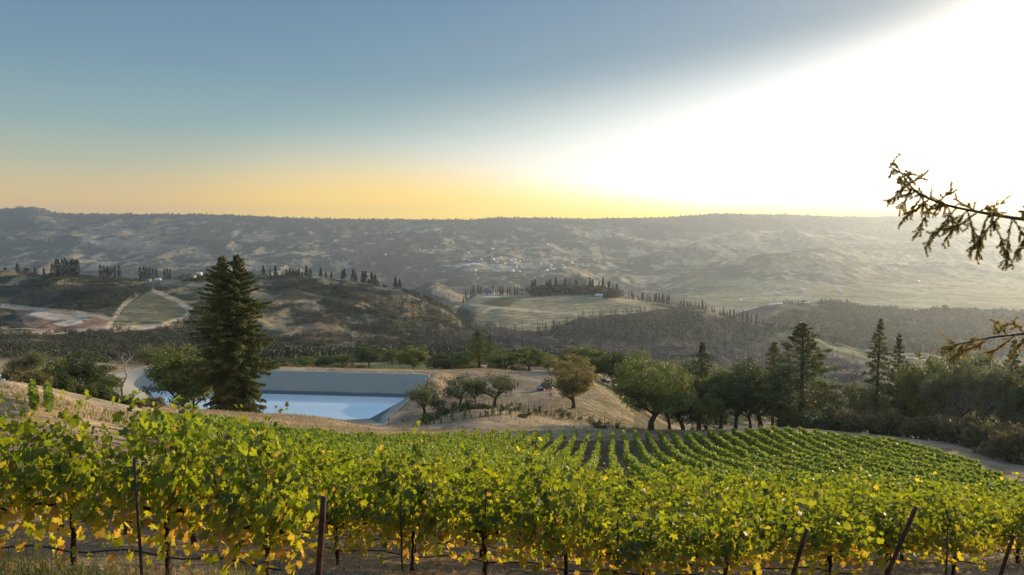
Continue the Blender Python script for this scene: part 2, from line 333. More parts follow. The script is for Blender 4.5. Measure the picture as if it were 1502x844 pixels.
def leaf_mat(name, c1, c2, ct, trans=.3, clump=.6, rough=.6, spec=.2):
    """small leaves: colour differs leaf to leaf and in patches, and light comes through them"""
    m, g = new_mat(name); ge = g.n('ShaderNodeNewGeometry'); oi = g.n('ShaderNodeObjectInfo')
    n = g.noise(ge.outputs['Position'], clump, 2.)
    f = g.m('ADD', g.m('MULTIPLY', ge.outputs['Random Per Island'], .55), g.m('SUBTRACT', g.m('MULTIPLY', n, 1.3), .42))
    f = g.m('ADD', f, g.m('MULTIPLY', g.m('SUBTRACT', oi.outputs['Random'], .5), .35), clamp=True)
    col = g.mix(f, c1, c2)
    p = princ(g, col, rough, spec); tl = g.n('ShaderNodeBsdfTranslucent'); g.put(tl.inputs[0], g.mix(.55, col, c4(ct)))
    mx = g.n('ShaderNodeMixShader'); mx.inputs[0].default_value = trans
    g.nt.links.new(p.outputs[0], mx.inputs[1]); g.nt.links.new(tl.outputs[0], mx.inputs[2]); out(g, mx.outputs[0]); return m
def ground_mat(name, s1, s2, s3, bs, bd, amt=.55, rough=.95):
    """soil, grass and rock colours by place (attribute), broken up by three sizes of noise"""
    m, g = new_mat(name); pos = g.n('ShaderNodeNewGeometry').outputs['Position']
    at = g.n('ShaderNodeAttribute', attribute_name='Col').outputs['Color']
    n1, n2, n3 = g.noise(pos, s1, 4.), g.noise(pos, s2, 4.), g.noise(pos, s3, 3.)
    k = g.m('ADD', g.m('ADD', g.m('MULTIPLY', n1, .9), g.m('MULTIPLY', n2, .7)), g.m('MULTIPLY', n3, .6))
    k = g.lin(k, .75, 1.45, 1-amt, 1+amt)
    vs = g.n('ShaderNodeVectorMath', operation='SCALE'); g.put(vs.inputs[0], at); g.put(vs.inputs['Scale'], k)
    hh = g.m('ADD', n2, g.m('MULTIPLY', n3, .5))
    out(g, princ(g, vs.outputs[0], rough, .1, 0., bump(g, hh, bs, bd)).outputs[0]); return m

M = {}
M['ground'] = ground_mat('ground', .10, .55, 5., .9, .25, .75)
M['hill'] = ground_mat('hillside', .02, .09, .4, .6, 1.2, .6)
M['far'] = ground_mat('far slopes', .006, .03, .075, .8, 12., .95)
M['leaf'] = None
M['bark'] = surf_mat('oak bark', (.05, .04, .032), (.12, .10, .08), 3., .95, .1, .6, .05)
M['redbark'] = surf_mat('redwood bark', (.06, .032, .02), (.13, .075, .05), 2., .95, .1, .6, .05)
M['deadwood'] = surf_mat('bleached dead wood', (.16, .14, .125), (.36, .33, .29), 2., .9, .1, .4, .03)
M['burnt'] = surf_mat('burnt bark', (.05, .046, .046), (.17, .155, .15), .3, .95, .1, .3, .05)
M['oak'] = leaf_mat('oak leaves', (.065, .10, .025), (.24, .26, .065), (.22, .24, .05), .30)
M['tawny'] = leaf_mat('tawny oak leaves', (.11, .105, .04), (.33, .27, .10), (.36, .28, .07), .33)
M['grey_oak'] = leaf_mat('grey green leaves', (.08, .095, .04), (.25, .255, .11), (.2, .22, .09), .28)
M['darkleaf'] = leaf_mat('dark evergreen leaves', (.034, .055, .02), (.12, .145, .045), (.12, .16, .04), .25)
M['redwood'] = leaf_mat('redwood needles', (.055, .078, .026), (.26, .26, .075), (.20, .22, .05), .25, .5)
M['pine'] = leaf_mat('pine needles', (.05, .08, .024), (.17, .20, .05), (.22, .24, .05), .28, .5)
M['fir'] = leaf_mat('fir needles', (.07, .068, .02), (.19, .165, .045), (.62, .46, .08), .4, 6.)
M['farleaf'] = leaf_mat('distant leaves', (.016, .026, .015), (.05, .06, .03), (.09, .11, .04), .15, .05)
M['scrub'] = leaf_mat('chaparral leaves', (.024, .030, .020), (.09, .09, .052), (.14, .15, .06), .15, .03)
M['burntleaf'] = leaf_mat('burnt twigs', (.034, .038, .036), (.105, .108, .10), (.12, .11, .1), .1, .05)
M['brush'] = leaf_mat('dry brush', (.05, .055, .022), (.20, .165, .075), (.3, .25, .08), .3, .4)
M['shrubgreen'] = leaf_mat('shrub leaves', (.025, .045, .014), (.10, .125, .04), (.2, .22, .05), .3, .5)
M['rowleaf'] = leaf_mat('vine row leaves', (.045, .10, .014), (.20, .30, .035), (.48, .54, .05), .42, .25, .5, .3)
M['straw'] = leaf_mat('straw', (.22, .16, .075), (.50, .39, .20), (.5, .38, .16), .25, 2., .8)
M['weed'] = leaf_mat('weeds', (.08, .10, .025), (.26, .25, .08), (.4, .4, .08), .35, 2.)
M['litter'] = leaf_mat('fallen leaves', (.25, .11, .04), (.5, .28, .10), (.5, .25, .08), .25, 3.)
M['trunk'] = surf_mat('vine trunk', (.022, .015, .011), (.075, .052, .037), 18., .95, .1, .8, .02)
M['cane'] = surf_mat('vine cane', (.10, .04, .02), (.20, .09, .04), 12., .7, .2, .3, .01)
M['rust'] = surf_mat('rusty steel', (.035, .014, .010), (.10, .04, .022), 9., .75, .3, .4, .006)
M['stake'] = surf_mat('stake steel', (.03, .02, .016), (.08, .05, .04), 14., .7, .3, .3, .004)
M['hose'] = surf_mat('drip hose', (.012, .012, .013), (.03, .03, .03), 20., .5, .4, .1, .002)
M['wire'] = surf_mat('wire', (.10, .095, .09), (.22, .21, .2), 30., .5, .4, .1, .001)
def liner_mat():
    m, g = new_mat('pond liner'); ge = g.n('ShaderNodeNewGeometry').outputs['Position']; sp = g.n('ShaderNodeSeparateXYZ'); g.put(sp.inputs[0], ge)
    n = g.noise(ge, .25, 5.); col = g.mix(n, (.27, .265, .225), (.35, .335, .285)); wet = g.step(g.m('ADD', sp.outputs[2], g.m('MULTIPLY', n, .25)), ZW+.55, ZW+.85)
    out(g, princ(g, g.mix(wet, (.10, .13, .13), col), .85, .2, 0., bump(g, n, .2, .2)).outputs[0]); return m
M['liner'] = liner_mat()
M['white'] = surf_mat('white paint', (.68, .68, .66), (.80, .80, .78), .4, .6, .3, .1, .01)
M['cream'] = surf_mat('cream stucco', (.42, .37, .29), (.58, .52, .42), .4, .85, .2, .2, .01)
M['roof'] = surf_mat('roof', (.10, .09, .085), (.22, .19, .17), .6, .8, .2, .2, .02)
M['metalroof'] = surf_mat('pale metal roof', (.72, .72, .7), (.85, .85, .83), .3, .35, .5, .1, .02)
M['dark'] = surf_mat('dark paint', (.012, .018, .035), (.03, .04, .07), 2., .3, .5, .05, .005)
M['glass'] = surf_mat('window glass', (.02, .025, .03), (.04, .045, .05), 1., .1, .6, .0, .001)
M['tyre'] = surf_mat('tyre rubber', (.012, .012, .012), (.03, .03, .03), 10., .9, .1, .2, .005)
M['skin'] = surf_mat('skin', (.42, .26, .18), (.5, .32, .23), 6., .6, .3, .1, .003)
M['shirt'] = surf_mat('pale shirt', (.55, .52, .46), (.7, .67, .6), 6., .9, .1, .2, .006)
M['trousers'] = surf_mat('light trousers', (.42, .38, .32), (.55, .5, .43), 6., .9, .1, .2, .006)
M['hair'] = surf_mat('hair', (.03, .02, .012), (.07, .045, .03), 20., .8, .2, .2, .005)

def water_mat():
    m, g = new_mat('reservoir water'); pos = g.n('ShaderNodeNewGeometry').outputs['Position']
    mp = g.n('ShaderNodeMapping'); mp.inputs['Scale'].default_value = (.35, 1.2, 1); g.put(mp.inputs[0], pos)
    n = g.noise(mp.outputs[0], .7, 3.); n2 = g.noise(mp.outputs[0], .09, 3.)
    col = g.mix(g.step(n2, .3, .7), (.70, .84, .94), (.88, .95, .99))  # sky reflection put into the base colour: pale, with cloud-like lighter patches
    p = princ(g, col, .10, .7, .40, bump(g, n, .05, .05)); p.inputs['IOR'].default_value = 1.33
    out(g, p.outputs[0]); return m
M['water'] = water_mat()

def vine_leaf_mat():
    """grape leaves: 'age' runs from fresh green through yellow to orange brown, leaf by leaf"""
    m, g = new_mat('grape leaves'); ge = g.n('ShaderNodeNewGeometry'); rnd = ge.outputs['Random Per Island']
    age = g.n('ShaderNodeAttribute', attribute_name='age').outputs['Fac']
    n = g.noise(ge.outputs['Position'], 25., 2.)
    a = g.m('ADD', age, g.m('MULTIPLY', g.m('SUBTRACT', n, .5), .35), clamp=True)
    col = g.ramp(a, [(0, (.012, .030, .006)), (.25, (.030, .058, .008)), (.45, (.075, .12, .012)), (.62, (.30, .27, .03)), (.8, (.46, .29, .05)), (1, (.34, .15, .04))])
    v = g.lin(rnd, 0., 1., .5, 1.25); vs = g.n('ShaderNodeVectorMath', operation='SCALE'); g.put(vs.inputs[0], col); g.put(vs.inputs['Scale'], v)
    tcol = g.ramp(a, [(0, (.15, .23, .012)), (.3, (.42, .48, .02)), (.5, (.72, .70, .03)), (.65, (.90, .66, .05)), (.85, (.85, .48, .08)), (1, (.6, .26, .05))])
    p = princ(g, vs.outputs[0], .5, .35); tl = g.n('ShaderNodeBsdfTranslucent'); g.put(tl.inputs[0], tcol)
    mx = g.n('ShaderNodeMixShader'); mx.inputs[0].default_value = .46
    g.nt.links.new(p.outputs[0], mx.inputs[1]); g.nt.links.new(tl.outputs[0], mx.inputs[2]); out(g, mx.outputs[0]); return m
M['vine'] = vine_leaf_mat()

# ------------------------------------------------------------------ the land, in three sheets that meet edge to edge
GRASS = np.array([.29, .215, .125]); PALEGRASS = np.array([.39, .30, .185]); SOIL = np.array([.15, .105, .07]); DIRT = np.array([.30, .235, .165])
ROAD = np.array([.42, .33, .22]); SCRUB = np.array([.045, .05, .032]); FOREST = np.array([.026, .036, .024])
def blend(col, m, c): return col*(1-m[:, None]) + m[:, None]*np.asarray(c)
def sheet(name, As, Ys, paint, mat, kind='structure'):
    A2, Y2 = np.meshgrid(As, Ys); X = A2*Y2; Z = H(X.ravel(), Y2.ravel())
    V = np.c_[X.ravel(), Y2.ravel(), Z]; px, py = proj(V[:, 0], V[:, 1], V[:, 2])
    na, ny = len(As), len(Ys); i = (np.arange(ny-1)[:, None]*na + np.arange(na-1)[None]).ravel()
    me = mesh_np(name, V, np.stack([i, i+1, i+na+1, i+na], 1), mat, {'Col': np.clip(paint(V[:, 0], V[:, 1], V[:, 2], px, py), 0, 1)}, True)
    o = link(name, me); o['kind'] = kind; return o

def paint_ground(X, Y, Z, px, py):
    n = fbm(X/14, Y/14, 4, 41); n2 = fbm(X/3.5, Y/3.5, 3, 42)
    col = np.tile(GRASS, (len(X), 1)); col = blend(col, sstep(n, .5, .7)*.7, PALEGRASS); col = blend(col, sstep(n2, .55, .75)*.5, SOIL*1.3)
    field = (X > -52) & (Y > 33) & (Y < yend(px))
    col = blend(col, field*.85, SOIL*.75)
    front = 1-sstep(Y, 30, 36); col = blend(col, front*(.55+.35*sstep(n2, .4, .6)), SOIL*1.15)
    bare = inpoly(px, py, [(560, 552), (640, 546), (800, 543), (800, 560), (815, 600), (760, 604), (620, 615), (545, 628), (560, 600)]) & (Y > 128) & (Y < 205)
    col = blend(col, bare*(.75-.4*sstep(n2, .45, .7)), DIRT*.8)
    dam = (Y > 178) & (Y < 215) & (px > 180) & (px < 640); col = blend(col, dam*.8, ROAD*.95)
    tr = sstep(-distline(px, py, [(0, 553), (80, 572), (150, 592), (215, 600)]), -9, -4)*(Y > 48)*(Y < 90); col = blend(col, tr, ROAD*.8)
    tr = sstep(-distline(px, py, [(1350, 636), (1410, 652), (1460, 672), (1530, 703)]), -12, -6)*(Y < 125); col = blend(col, tr, ROAD*.62)
    young = inpoly(px, py, [(845, 600), (880, 555), (925, 552), (935, 630), (840, 625)]) & (Y > 122)
    st = .5+.5*np.sin((X+.55*Y)*2*math.pi/2.3); col = blend(col, young*.8, np.array([.17, .125, .08])); col = blend(col, young*.85*st**1.5, np.array([.42, .35, .20])); col = blend(col, young*sstep(n2, .5, .62)*.5, np.array([.10, .12, .04]))
    knoll = inpoly(px, py, [(610, 628), (640, 606), (700, 597), (800, 602), (900, 622), (860, 632), (700, 630)]) & (Y > 112); col = blend(col, knoll*.6, PALEGRASS*.95)
    lane = np.exp(-((Y-yend(px)-3.)/2.)**2)*(px > 640)*(px < 1000); col = blend(col, lane*.7, SOIL*1.1)
    gf = inpoly(px, py, [(500, 548), (520, 536), (600, 532), (650, 541), (655, 548)]) & (Y > 250); col = blend(col, gf*.9, np.array([.06, .10, .03]))
    far_ = sstep(Y, 205, 300); col = blend(col, far_*(1-gf)*sstep(n, .38, .55), SCRUB*1.5)
    tan_ = inpoly(px, py, [(70, 545), (240, 540), (240, 575), (205, 566), (80, 568)]) & (Y > 90); col = blend(col, tan_*.9, PALEGRASS*1.05)
    rt = (px > 930) & (Y > 125); col = blend(col, rt*sstep(n, .3, .55)*.8, SCRUB*1.4)
    return col
def yend(px): return np.interp(px, [-400, 190, 230, 300, 350, 450, 560, 620, 700, 850, 1000, 1150, 1300, 1400, 1500, 1600], [30, 33, 47, 56, 60, 68, 84, 92, 98, 107, 109, 105, 97, 79, 56, 45])

def paint_hills(X, Y, Z, px, py):
    n = fbm(X/70, Y/70, 4, 51); n2 = fbm(X/16, Y/16, 4, 52); n3 = fbm(X/240, Y/240, 3, 53)
    slope = Z - H(X+14, Y); col = np.tile(SCRUB, (len(X), 1))
    gm = sstep(n*.5 + n2*.5 + slope*.012, .53, .63)*.7; col = blend(col, gm, np.array([.23, .185, .11]))
    col = blend(col, sstep(n2, .58, .72)*.6, PALEGRASS*.8)
    def pol(p, c, s=1., y0=0, y1=9e9):
        nonlocal col; col = blend(col, (inpoly(px + (n2-.5)*14, py + (n-.5)*6, p) & (Y > y0) & (Y < y1))*s, c)
    def line(p, wd, c, s=1., y0=0, y1=9e9):
        nonlocal col; col = blend(col, (1-sstep(distline(px, py, p), wd*.5, wd))*s*((Y > y0) & (Y < y1)), c)
    # left hill: dark brush bands, cleared ground, the round vineyard block and its track
    pol([(0, 420), (150, 418), (240, 425), (165, 470), (80, 455), (0, 445)], SCRUB*.8, .75, 450, 1100)
    pol([(0, 488), (160, 486), (300, 480), (300, 530), (0, 530)], SCRUB*.75, .8, 330, 640)
    pol([(15, 450), (60, 455), (150, 460), (165, 480), (110, 488), (40, 484)], np.array([.24, .15, .10]), .9, 420, 1000)
    pol([(36, 462), (60, 457), (130, 464), (130, 470), (80, 470)], np.array([.46, .41, .34]), .9, 420, 1000)
    pol([(75, 476), (125, 468), (118, 476), (95, 480)], np.array([.5, .45, .38]), .9, 420, 1000)
    line([(0, 448), (40, 453), (110, 458), (160, 468)], 4, ROAD, .9, 420, 1000); line([(0, 490), (90, 487), (165, 480)], 4, ROAD*.9, .8, 420, 1000)
    vb = inpoly(px, py, [(166, 482), (185, 448), (222, 426), (262, 443), (277, 455), (270, 466), (235, 476)]) & (Y > 420) & (Y < 1000)
    col = blend(col, vb*(.62+.3*np.sin(Z*2*math.pi/.85)), np.array([.10, .105, .05])); col = blend(col, vb*.28, np.array([.30, .25, .14]))
    line([(158, 480), (180, 448), (200, 432)], 4, ROAD*1.05, .9, 420, 1000); line([(225, 426), (262, 442), (280, 455), (272, 467), (235, 478), (170, 484)], 4.5, ROAD*1.05, .95, 420, 1000)
    pol([(70, 402), (260, 408), (300, 420), (180, 418), (80, 410)], np.array([.26, .215, .13]), .7, 700, 1100)
    pol([(385, 415), (430, 412), (560, 430), (480, 445), (400, 440)], SCRUB*.8, .7, 450, 1000)
    pol([(430, 450), (470, 448), (530, 500), (500, 520), (440, 500)], np.array([.13, .095, .07]), .55, 450, 900)
    line([(460, 448), (490, 470), (530, 500)], 7, np.array([.33, .26, .15]), .7, 450, 900); line([(385, 446), (470, 440)], 3, ROAD*.8, .7, 450, 1000)
    pol([(575, 468), (600, 458), (650, 475), (660, 492), (610, 500), (590, 488)], np.array([.33, .265, .15]), .8, 450, 1100)
    pol([(560, 440), (620, 440), (690, 480), (560, 500), (520, 480)], SCRUB*.8, .35, 500, 1100)
    # middle hill: terraced vineyard
    tv = inpoly(px, py, [(672, 446), (700, 432), (790, 430), (900, 432), (975, 452), (930, 460), (850, 466), (800, 486), (735, 482), (700, 462)]) & (Y > 850) & (Y < 1450)
    col = blend(col, tv*1., np.array([.34, .285, .16])); col = blend(col, tv*(.5+.5*np.sin(Z*2*math.pi/1.7))*.75, np.array([.15, .145, .07]))
    pol([(700, 446), (735, 436), (765, 440), (745, 452)], np.array([.085, .10, .045]), .85, 900, 1450); pol([(905, 432), (975, 452), (950, 456), (890, 440)], np.array([.46, .35, .19]), .7, 1000, 1450)
    line([(682, 446), (730, 452), (860, 462)], 2.6, ROAD*1.2, .95, 850, 1450); line([(682, 446), (700, 436), (770, 432)], 2.2, ROAD*1.2, .9, 850, 1450); line([(710, 458), (722, 451)], 2.5, ROAD*1.2, .9, 850, 1450)
    # burnt woods and the wooded ridges
    pol([(560, 500), (690, 478), (800, 488), (850, 468), (930, 462), (1000, 450), (1145, 490), (1280, 540), (1280, 580), (900, 560), (560, 530)], np.array([.048, .047, .044]), .85, 330, 1500)
    rr = (px > 1080) & (Y > 1150); col = blend(col, rr*(.9-.35*sstep(n2, .55, .7)), FOREST*1.15)
    line([(1105, 487), (1150, 492), (1210, 506), (1290, 528)], 4.5, np.array([.17, .19, .07]), .9, 800, 1350)
    lo = sstep(-Z, 205, 260)*(Y > 1350); col = blend(col, lo*.6, FOREST*1.2)
    return col

def paint_far(X, Y, Z, px, py):
    n = fbm(X/380, Y/520, 5, 61, .6); n2 = fbm(X/75, Y/120, 4, 62, .62); sl = (Z - H(X+40, Y+10)); n4 = fbm(X/26, Y/40, 2, 64)
    col = np.tile(FOREST*1.1, (len(X), 1))
    gm = sstep(n*.42+n2*.38+n4*.2+sl*.0022 + .035*sstep(px, 700, 1100), .525, .57); col = blend(col, gm*.9, np.array([.30, .235, .14]))
    col = blend(col, sstep(n2, .62, .75)*.7, np.array([.34, .27, .17]))
    top = sstep(Y, 5500, 5900)*(px < 1350); col = blend(col, top*.75, FOREST)
    val = sstep(-Z, 262, 285)*(Y < 3900)
    cell = hash2(np.floor((X*.8+Y*.6)/190), np.floor((Y*.8-X*.6)/260), 7); fc = np.array([.10, .12, .045])*(1-cell[:, None]) + np.array([.24, .21, .10])*cell[:, None]
    col = col*(1-val[:, None]*.85*sstep(px, 950, 1060)[:, None]) + fc*(val*.85*sstep(px, 950, 1060))[:, None]
    hedge = (np.abs((Y/310 + .1*np.sin(X/200)) % 1 - .5) > .465) & (val > .5); col = blend(col, hedge*.7, FOREST)
    for p, c, s in (([(1000, 324), (1350, 318), (1350, 334), (1100, 343), (1000, 340)], FOREST, .8), ([(1090, 367), (1180, 350), (1330, 350), (1420, 372), (1250, 379), (1100, 373)], FOREST*1.1, .8), ([(960, 362), (1060, 368), (1040, 385), (950, 380)], FOREST*1.1, .7),
            ([(1180, 408), (1370, 401), (1372, 416), (1200, 418)], FOREST, .9), ([(1080, 387), (1150, 368), (1230, 376), (1230, 396), (1120, 402)], np.array([.34, .26, .15]), .6), ([(560, 405), (700, 400), (760, 412), (600, 420)], FOREST, .5), ([(620, 375), (740, 372), (740, 384), (620, 386)], FOREST, .6),
            ([(30, 349), (75, 335), (100, 343), (60, 352)], np.array([.34, .27, .16]), .8), ([(140, 362), (180, 352), (300, 362), (310, 380), (240, 378)], np.array([.30, .24, .15]), .6), ([(350, 341), (395, 338), (400, 350), (360, 353)], np.array([.34, .27, .16]), .7), ([(170, 395), (290, 372), (300, 398)], FOREST, .8), ([(0, 320), (300, 322), (140, 345), (0, 350)], FOREST, .6)):
        col = blend(col, (inpoly(px+(n2-.5)*40, py+(n2-.5)*14, p)*s*(1-.6*sstep(n4, .45, .65))), c)
    town = np.exp(-((px-740)/110)**2 - ((py-392)/8)**2); col = blend(col, town*.5*sstep(n2, .45, .6), np.array([.3, .28, .25]))
    return col
As = np.linspace(-1.12, 1.08, 900)
# near slope round the camera as a square grid, then sheets that widen with distance
gx = np.arange(-62, 62.1, .3); gy = np.arange(-24, 42.05, .3); GX, GY = np.meshgrid(gx, gy); gz = H(GX.ravel(), GY.ravel())
edge = (GY.ravel() > 40.01); gz = gz - edge*.25
V = np.c_[GX.ravel(), GY.ravel(), gz]; px_, py_ = proj(V[:, 0], np.maximum(V[:, 1], 1), V[:, 2]); na = len(gx)
ii = (np.arange(len(gy)-1)[:, None]*na + np.arange(na-1)[None]).ravel()
o = link('ground', mesh_np('ground', V, np.stack([ii, ii+1, ii+na+1, ii+na], 1), M['ground'], {'Col': np.clip(paint_ground(V[:, 0], V[:, 1], V[:, 2], px_, py_), 0, 1)}, True)); o['kind'] = 'structure'
sheet('ground', As*1.35, np.exp(np.linspace(math.log(40), math.log(330), 420)), paint_ground, M['ground'])
sheet('hills', As*1.2, np.exp(np.linspace(math.log(330), math.log(1925), 420)), paint_hills, M['hill'])
sheet('far_hills', np.linspace(-1.2, 1.15, 1000), np.exp(np.linspace(math.log(1925), math.log(7600), 380)), paint_far, M['far'])
# one very wide ground sheet below everything, out to the horizon
o = link('valley_floor', mesh_np('valley_floor', [(-40000, -40000, -420), (40000, -40000, -420), (40000, 40000, -420), (-40000, 40000, -420)], [[0, 1, 2, 3]], M['far'], {'Col': np.tile(FOREST*2, (4, 1))})); o['kind'] = 'structure'
# haze over the whole valley
hz = Geo(); hz.box((0, 3900, -155), (19000, 8300, 560)); m, gg = new_mat('haze')
pv = gg.n('ShaderNodeVolumePrincipled'); pv.inputs['Color'].default_value = (.72, .83, .97, 1); pv.inputs['Density'].default_value = 7.4e-5; pv.inputs['Anisotropy'].default_value = .54
oo = gg.n('ShaderNodeOutputMaterial'); gg.nt.links.new(pv.outputs[0], oo.inputs['Volume'])
hzo = hz.obj('haze', m); hzo['kind'] = 'stuff'

# reservoir
def offset_ring(d):
    P = [np.array(p) for p in POND]; n = len(P); ar = sum(P[i][0]*P[(i+1) % n][1]-P[(i+1) % n][0]*P[i][1] for i in range(n)); sg = 1 if ar > 0 else -1
    res = []
    for i in range(n):
        e0 = P[i]-P[i-1]; e1 = P[(i+1) % n]-P[i]; n0 = np.array([e0[1], -e0[0]])*sg/np.hypot(*e0); n1 = np.array([e1[1], -e1[0]])*sg/np.hypot(*e1)
        a0 = math.atan2(n0[1], n0[0]); da = (math.atan2(n1[1], n1[0])-a0+math.pi) % (2*math.pi)-math.pi
        for k in range(9):
            a = a0+da*k/8; res.append(P[i]+d*bank_f(math.cos(a))*np.array([math.cos(a), math.sin(a)]))
        for k in range(1, 24): res.append(P[i]+e1*k/24+n1*d*bank_f(n1[0]))
    return np.array(res)
rings = []; nr = 0
for d in (-.6, 0, 2, 4, 6, BANK_W, BANK_W+.5, BANK_W+.9):
    r_ = offset_ring(d); z = ZW + min(d, BANK_W)/BANK_W*bank_h(r_[:, 1]) + (.12 if d > BANK_W else 0) - (.5 if d > BANK_W+.6 else 0); nr = len(r_)
    rings.append(np.c_[r_, z])
Vr = np.concatenate(rings); idx = np.arange(nr); fr = []
for k in range(len(rings)-1): fr.append(np.stack([k*nr+idx, k*nr+(idx+1) % nr, (k+1)*nr+(idx+1) % nr, (k+1)*nr+idx], 1))
o = link('reservoir_liner', mesh_np('reservoir_liner', Vr, np.concatenate(fr), M['liner'], None, True))
tag(o, 'pale grey lined bank sloping round the blue reservoir', 'reservoir liner')
wr = offset_ring(.25); me = bpy.data.meshes.new('water'); me.from_pydata([(p[0], p[1], ZW) for p in wr], [], [list(range(len(wr)))]); me.materials.append(M['water'])
o = link('water', me); o['kind'] = 'structure'

# ------------------------------------------------------------------ grapevines in front
def leaf_outline():
    half = [(0, 1.), (13, .86), (20, .88), (33, .66), (46, .84), (60, .92), (74, .80), (95, .60), (112, .72), (132, .74), (155, .55), (172, .26)]
    pts = half + [(-a, r) for a, r in half[:0:-1]]
    P = [(0, 0, .06)]
    for a, r in pts:
        x, y = r*math.sin(R(a)), r*math.cos(R(a)); P.append((x, y+.05, .22*abs(x) - .16*max(y, 0)**2 + .05*math.sin(a*.11)))
    n = len(pts); return np.array(P)*.62, np.array([[0, 1+i, 1+(i+1) % n] for i in range(n)])
LV, LF = leaf_outline()
def grape_leaves(P, N, T, S, age):
    N = N/np.linalg.norm(N, axis=1)[:, None]; T = T-(T*N).sum(1)[:, None]*N; T /= np.linalg.norm(T, axis=1)[:, None]+1e-9; B = np.cross(T, N)
    curl = rng.uniform(-.6, 1.7, (len(P), 1, 1))
    V = P[:, None] + S[:, None, None]*(LV[None, :, 0:1]*B[:, None] + LV[None, :, 1:2]*T[:, None] + LV[None, :, 2:3]*curl*N[:, None])
    Fq = (LF[None] + (np.arange(len(P))*len(LV))[:, None, None]).reshape(-1, 3)
    return mesh_np('foliage', V.reshape(-1, 3), Fq, M['vine'], {'age': np.repeat(age, len(LV))})
def vine_variant(tall=0., yellow=0.):
    P, N, T, S, A = [], [], [], [], []; cane = Geo()
    for k in range(15):
        x0 = -.70+1.4*(k+rng.uniform(.1, .9))/15; y0 = rng.normal(0, .06); top = rng.uniform(1.5, 2.02) + (rng.random() < .3)*rng.uniform(.1, .5) + tall*rng.random()
        top = .84+(top-.84)*(1.04-.42*(abs(x0)/.72)**2.2); pts = [np.array([x0, y0, .84])]; dr = np.array([rng.normal(0, .12), rng.normal(0, .12), 1.])
        while pts[-1][2] < top and len(pts) < 18:
            dr = dr + np.array([rng.normal(0, .12), rng.normal(0, .10)-.25*pts[-1][1], 0]); dr[2] = max(dr[2], .5); pts.append(pts[-1]+dr/np.linalg.norm(dr)*.105)
        pts = np.array(pts); cane.tube(pts, np.linspace(.0055, .0018, len(pts)), 4)
        for i, p in enumerate(pts):
            for q in range(rng.integers(1, 5)):
                sd = rng.choice([-1, 1]); off = np.array([rng.normal(0, .09), sd*rng.uniform(.02, .30)*(.55+.45*min(1, (2.2-p[2]))), rng.normal(-.02, .06)])
                sz = (.07+.125*rng.random()**1.5)*(1.-.35*(i > len(pts)-4))
                P.append(p+off); N.append([rng.normal(0, .5), sd*rng.uniform(.3, 1.2), rng.uniform(.0, 1.1)]); T.append([rng.normal(0, .5), sd*.3, -rng.uniform(.2, 1.)+(.9 if i > len(pts)-3 else 0)]); S.append(sz)
    for k in range(170):                                    # leaves hanging low, mostly turned yellow
        sd = rng.choice([-1, 1]); z = rng.uniform(.28, .9) if rng.random() < .5 else rng.uniform(.7, 1.25)
        P.append([rng.uniform(-.75, .75), sd*rng.uniform(.02, .28), z]); N.append([rng.normal(0, .5), sd*rng.uniform(.3, 1.), rng.uniform(-.2, .8)]); T.append([rng.normal(0, .4), sd*.2, -1]); S.append(rng.uniform(.08, .17))
    P, N, T, S = map(np.array, (P, N, T, S))
    age = np.clip(.23 + .5*sstep(-P[:, 2], -1.30, -.65)*rng.uniform(.35, 1.15, len(P)) + rng.normal(0, .10, len(P)) + .42*(rng.random(len(P)) < .04 + yellow) - .0*P[:, 2], 0, 1)
    return grape_leaves(P, N, T, S, age), cane.mesh('cane', M['cane'])
def vine_trunk(k):
    tr = Geo(); n = 9; z = np.linspace(-.12, .82, n); x = np.cumsum(rng.normal(0, .014, n)); y = np.cumsum(rng.normal(0, .012, n))
    tr.tube(np.c_[x, y, z], .036 + .016*np.abs(np.linspace(1, -1, n)) + rng.normal(0, .004, n), 8)
    for s in (-1, 1):
        xx = np.linspace(0, .66, 8); tr.tube(np.c_[x[-1]+s*xx, y[-1]+np.cumsum(rng.normal(0, .008, 8)), .80+.05*np.sin(xx*3)+rng.normal(0, .008, 8)], np.linspace(.036, .014, 8), 6)
    return tr.mesh('trunk', M['trunk'], None, True)
VAR = [vine_variant(.1*(i % 3 == 0), .02*(i % 2)) for i in range(9)]; TRK = [vine_trunk(i) for i in range(4)]
sg = Geo(); sg.tube([(0, .07, -.1), (.01, .07, .8), (0, .07, 1.62)], .011, 6); STK = sg.mesh('stake', M['stake'])
def make_vine(v, t):
    r = empty('grapevine'); link('trunk', TRK[t], r); link('cane', VAR[v][1], r); link('foliage', VAR[v][0], r); link('stake', STK, r); return r
PROTO = {}
SLOPE = -.12; ANG = math.atan(SLOPE)
ROWS = [(8.0, -2.55), (11.3, 3.85), (13.2, 6.2), (15.3, 9.6), (17.4, 99), (19.6, 99), (22., 99), (24.4, 99), (27., 99)]
ORD = ['nearest', 'second', 'third', 'fourth', 'fifth', 'sixth', 'seventh', 'eighth', 'ninth', 'tenth']
NUM = ['first', 'second', 'third', 'fourth', 'fifth', 'sixth', 'seventh', 'eighth', 'ninth', 'tenth', 'eleventh', 'twelfth', 'thirteenth', 'fourteenth', 'fifteenth']
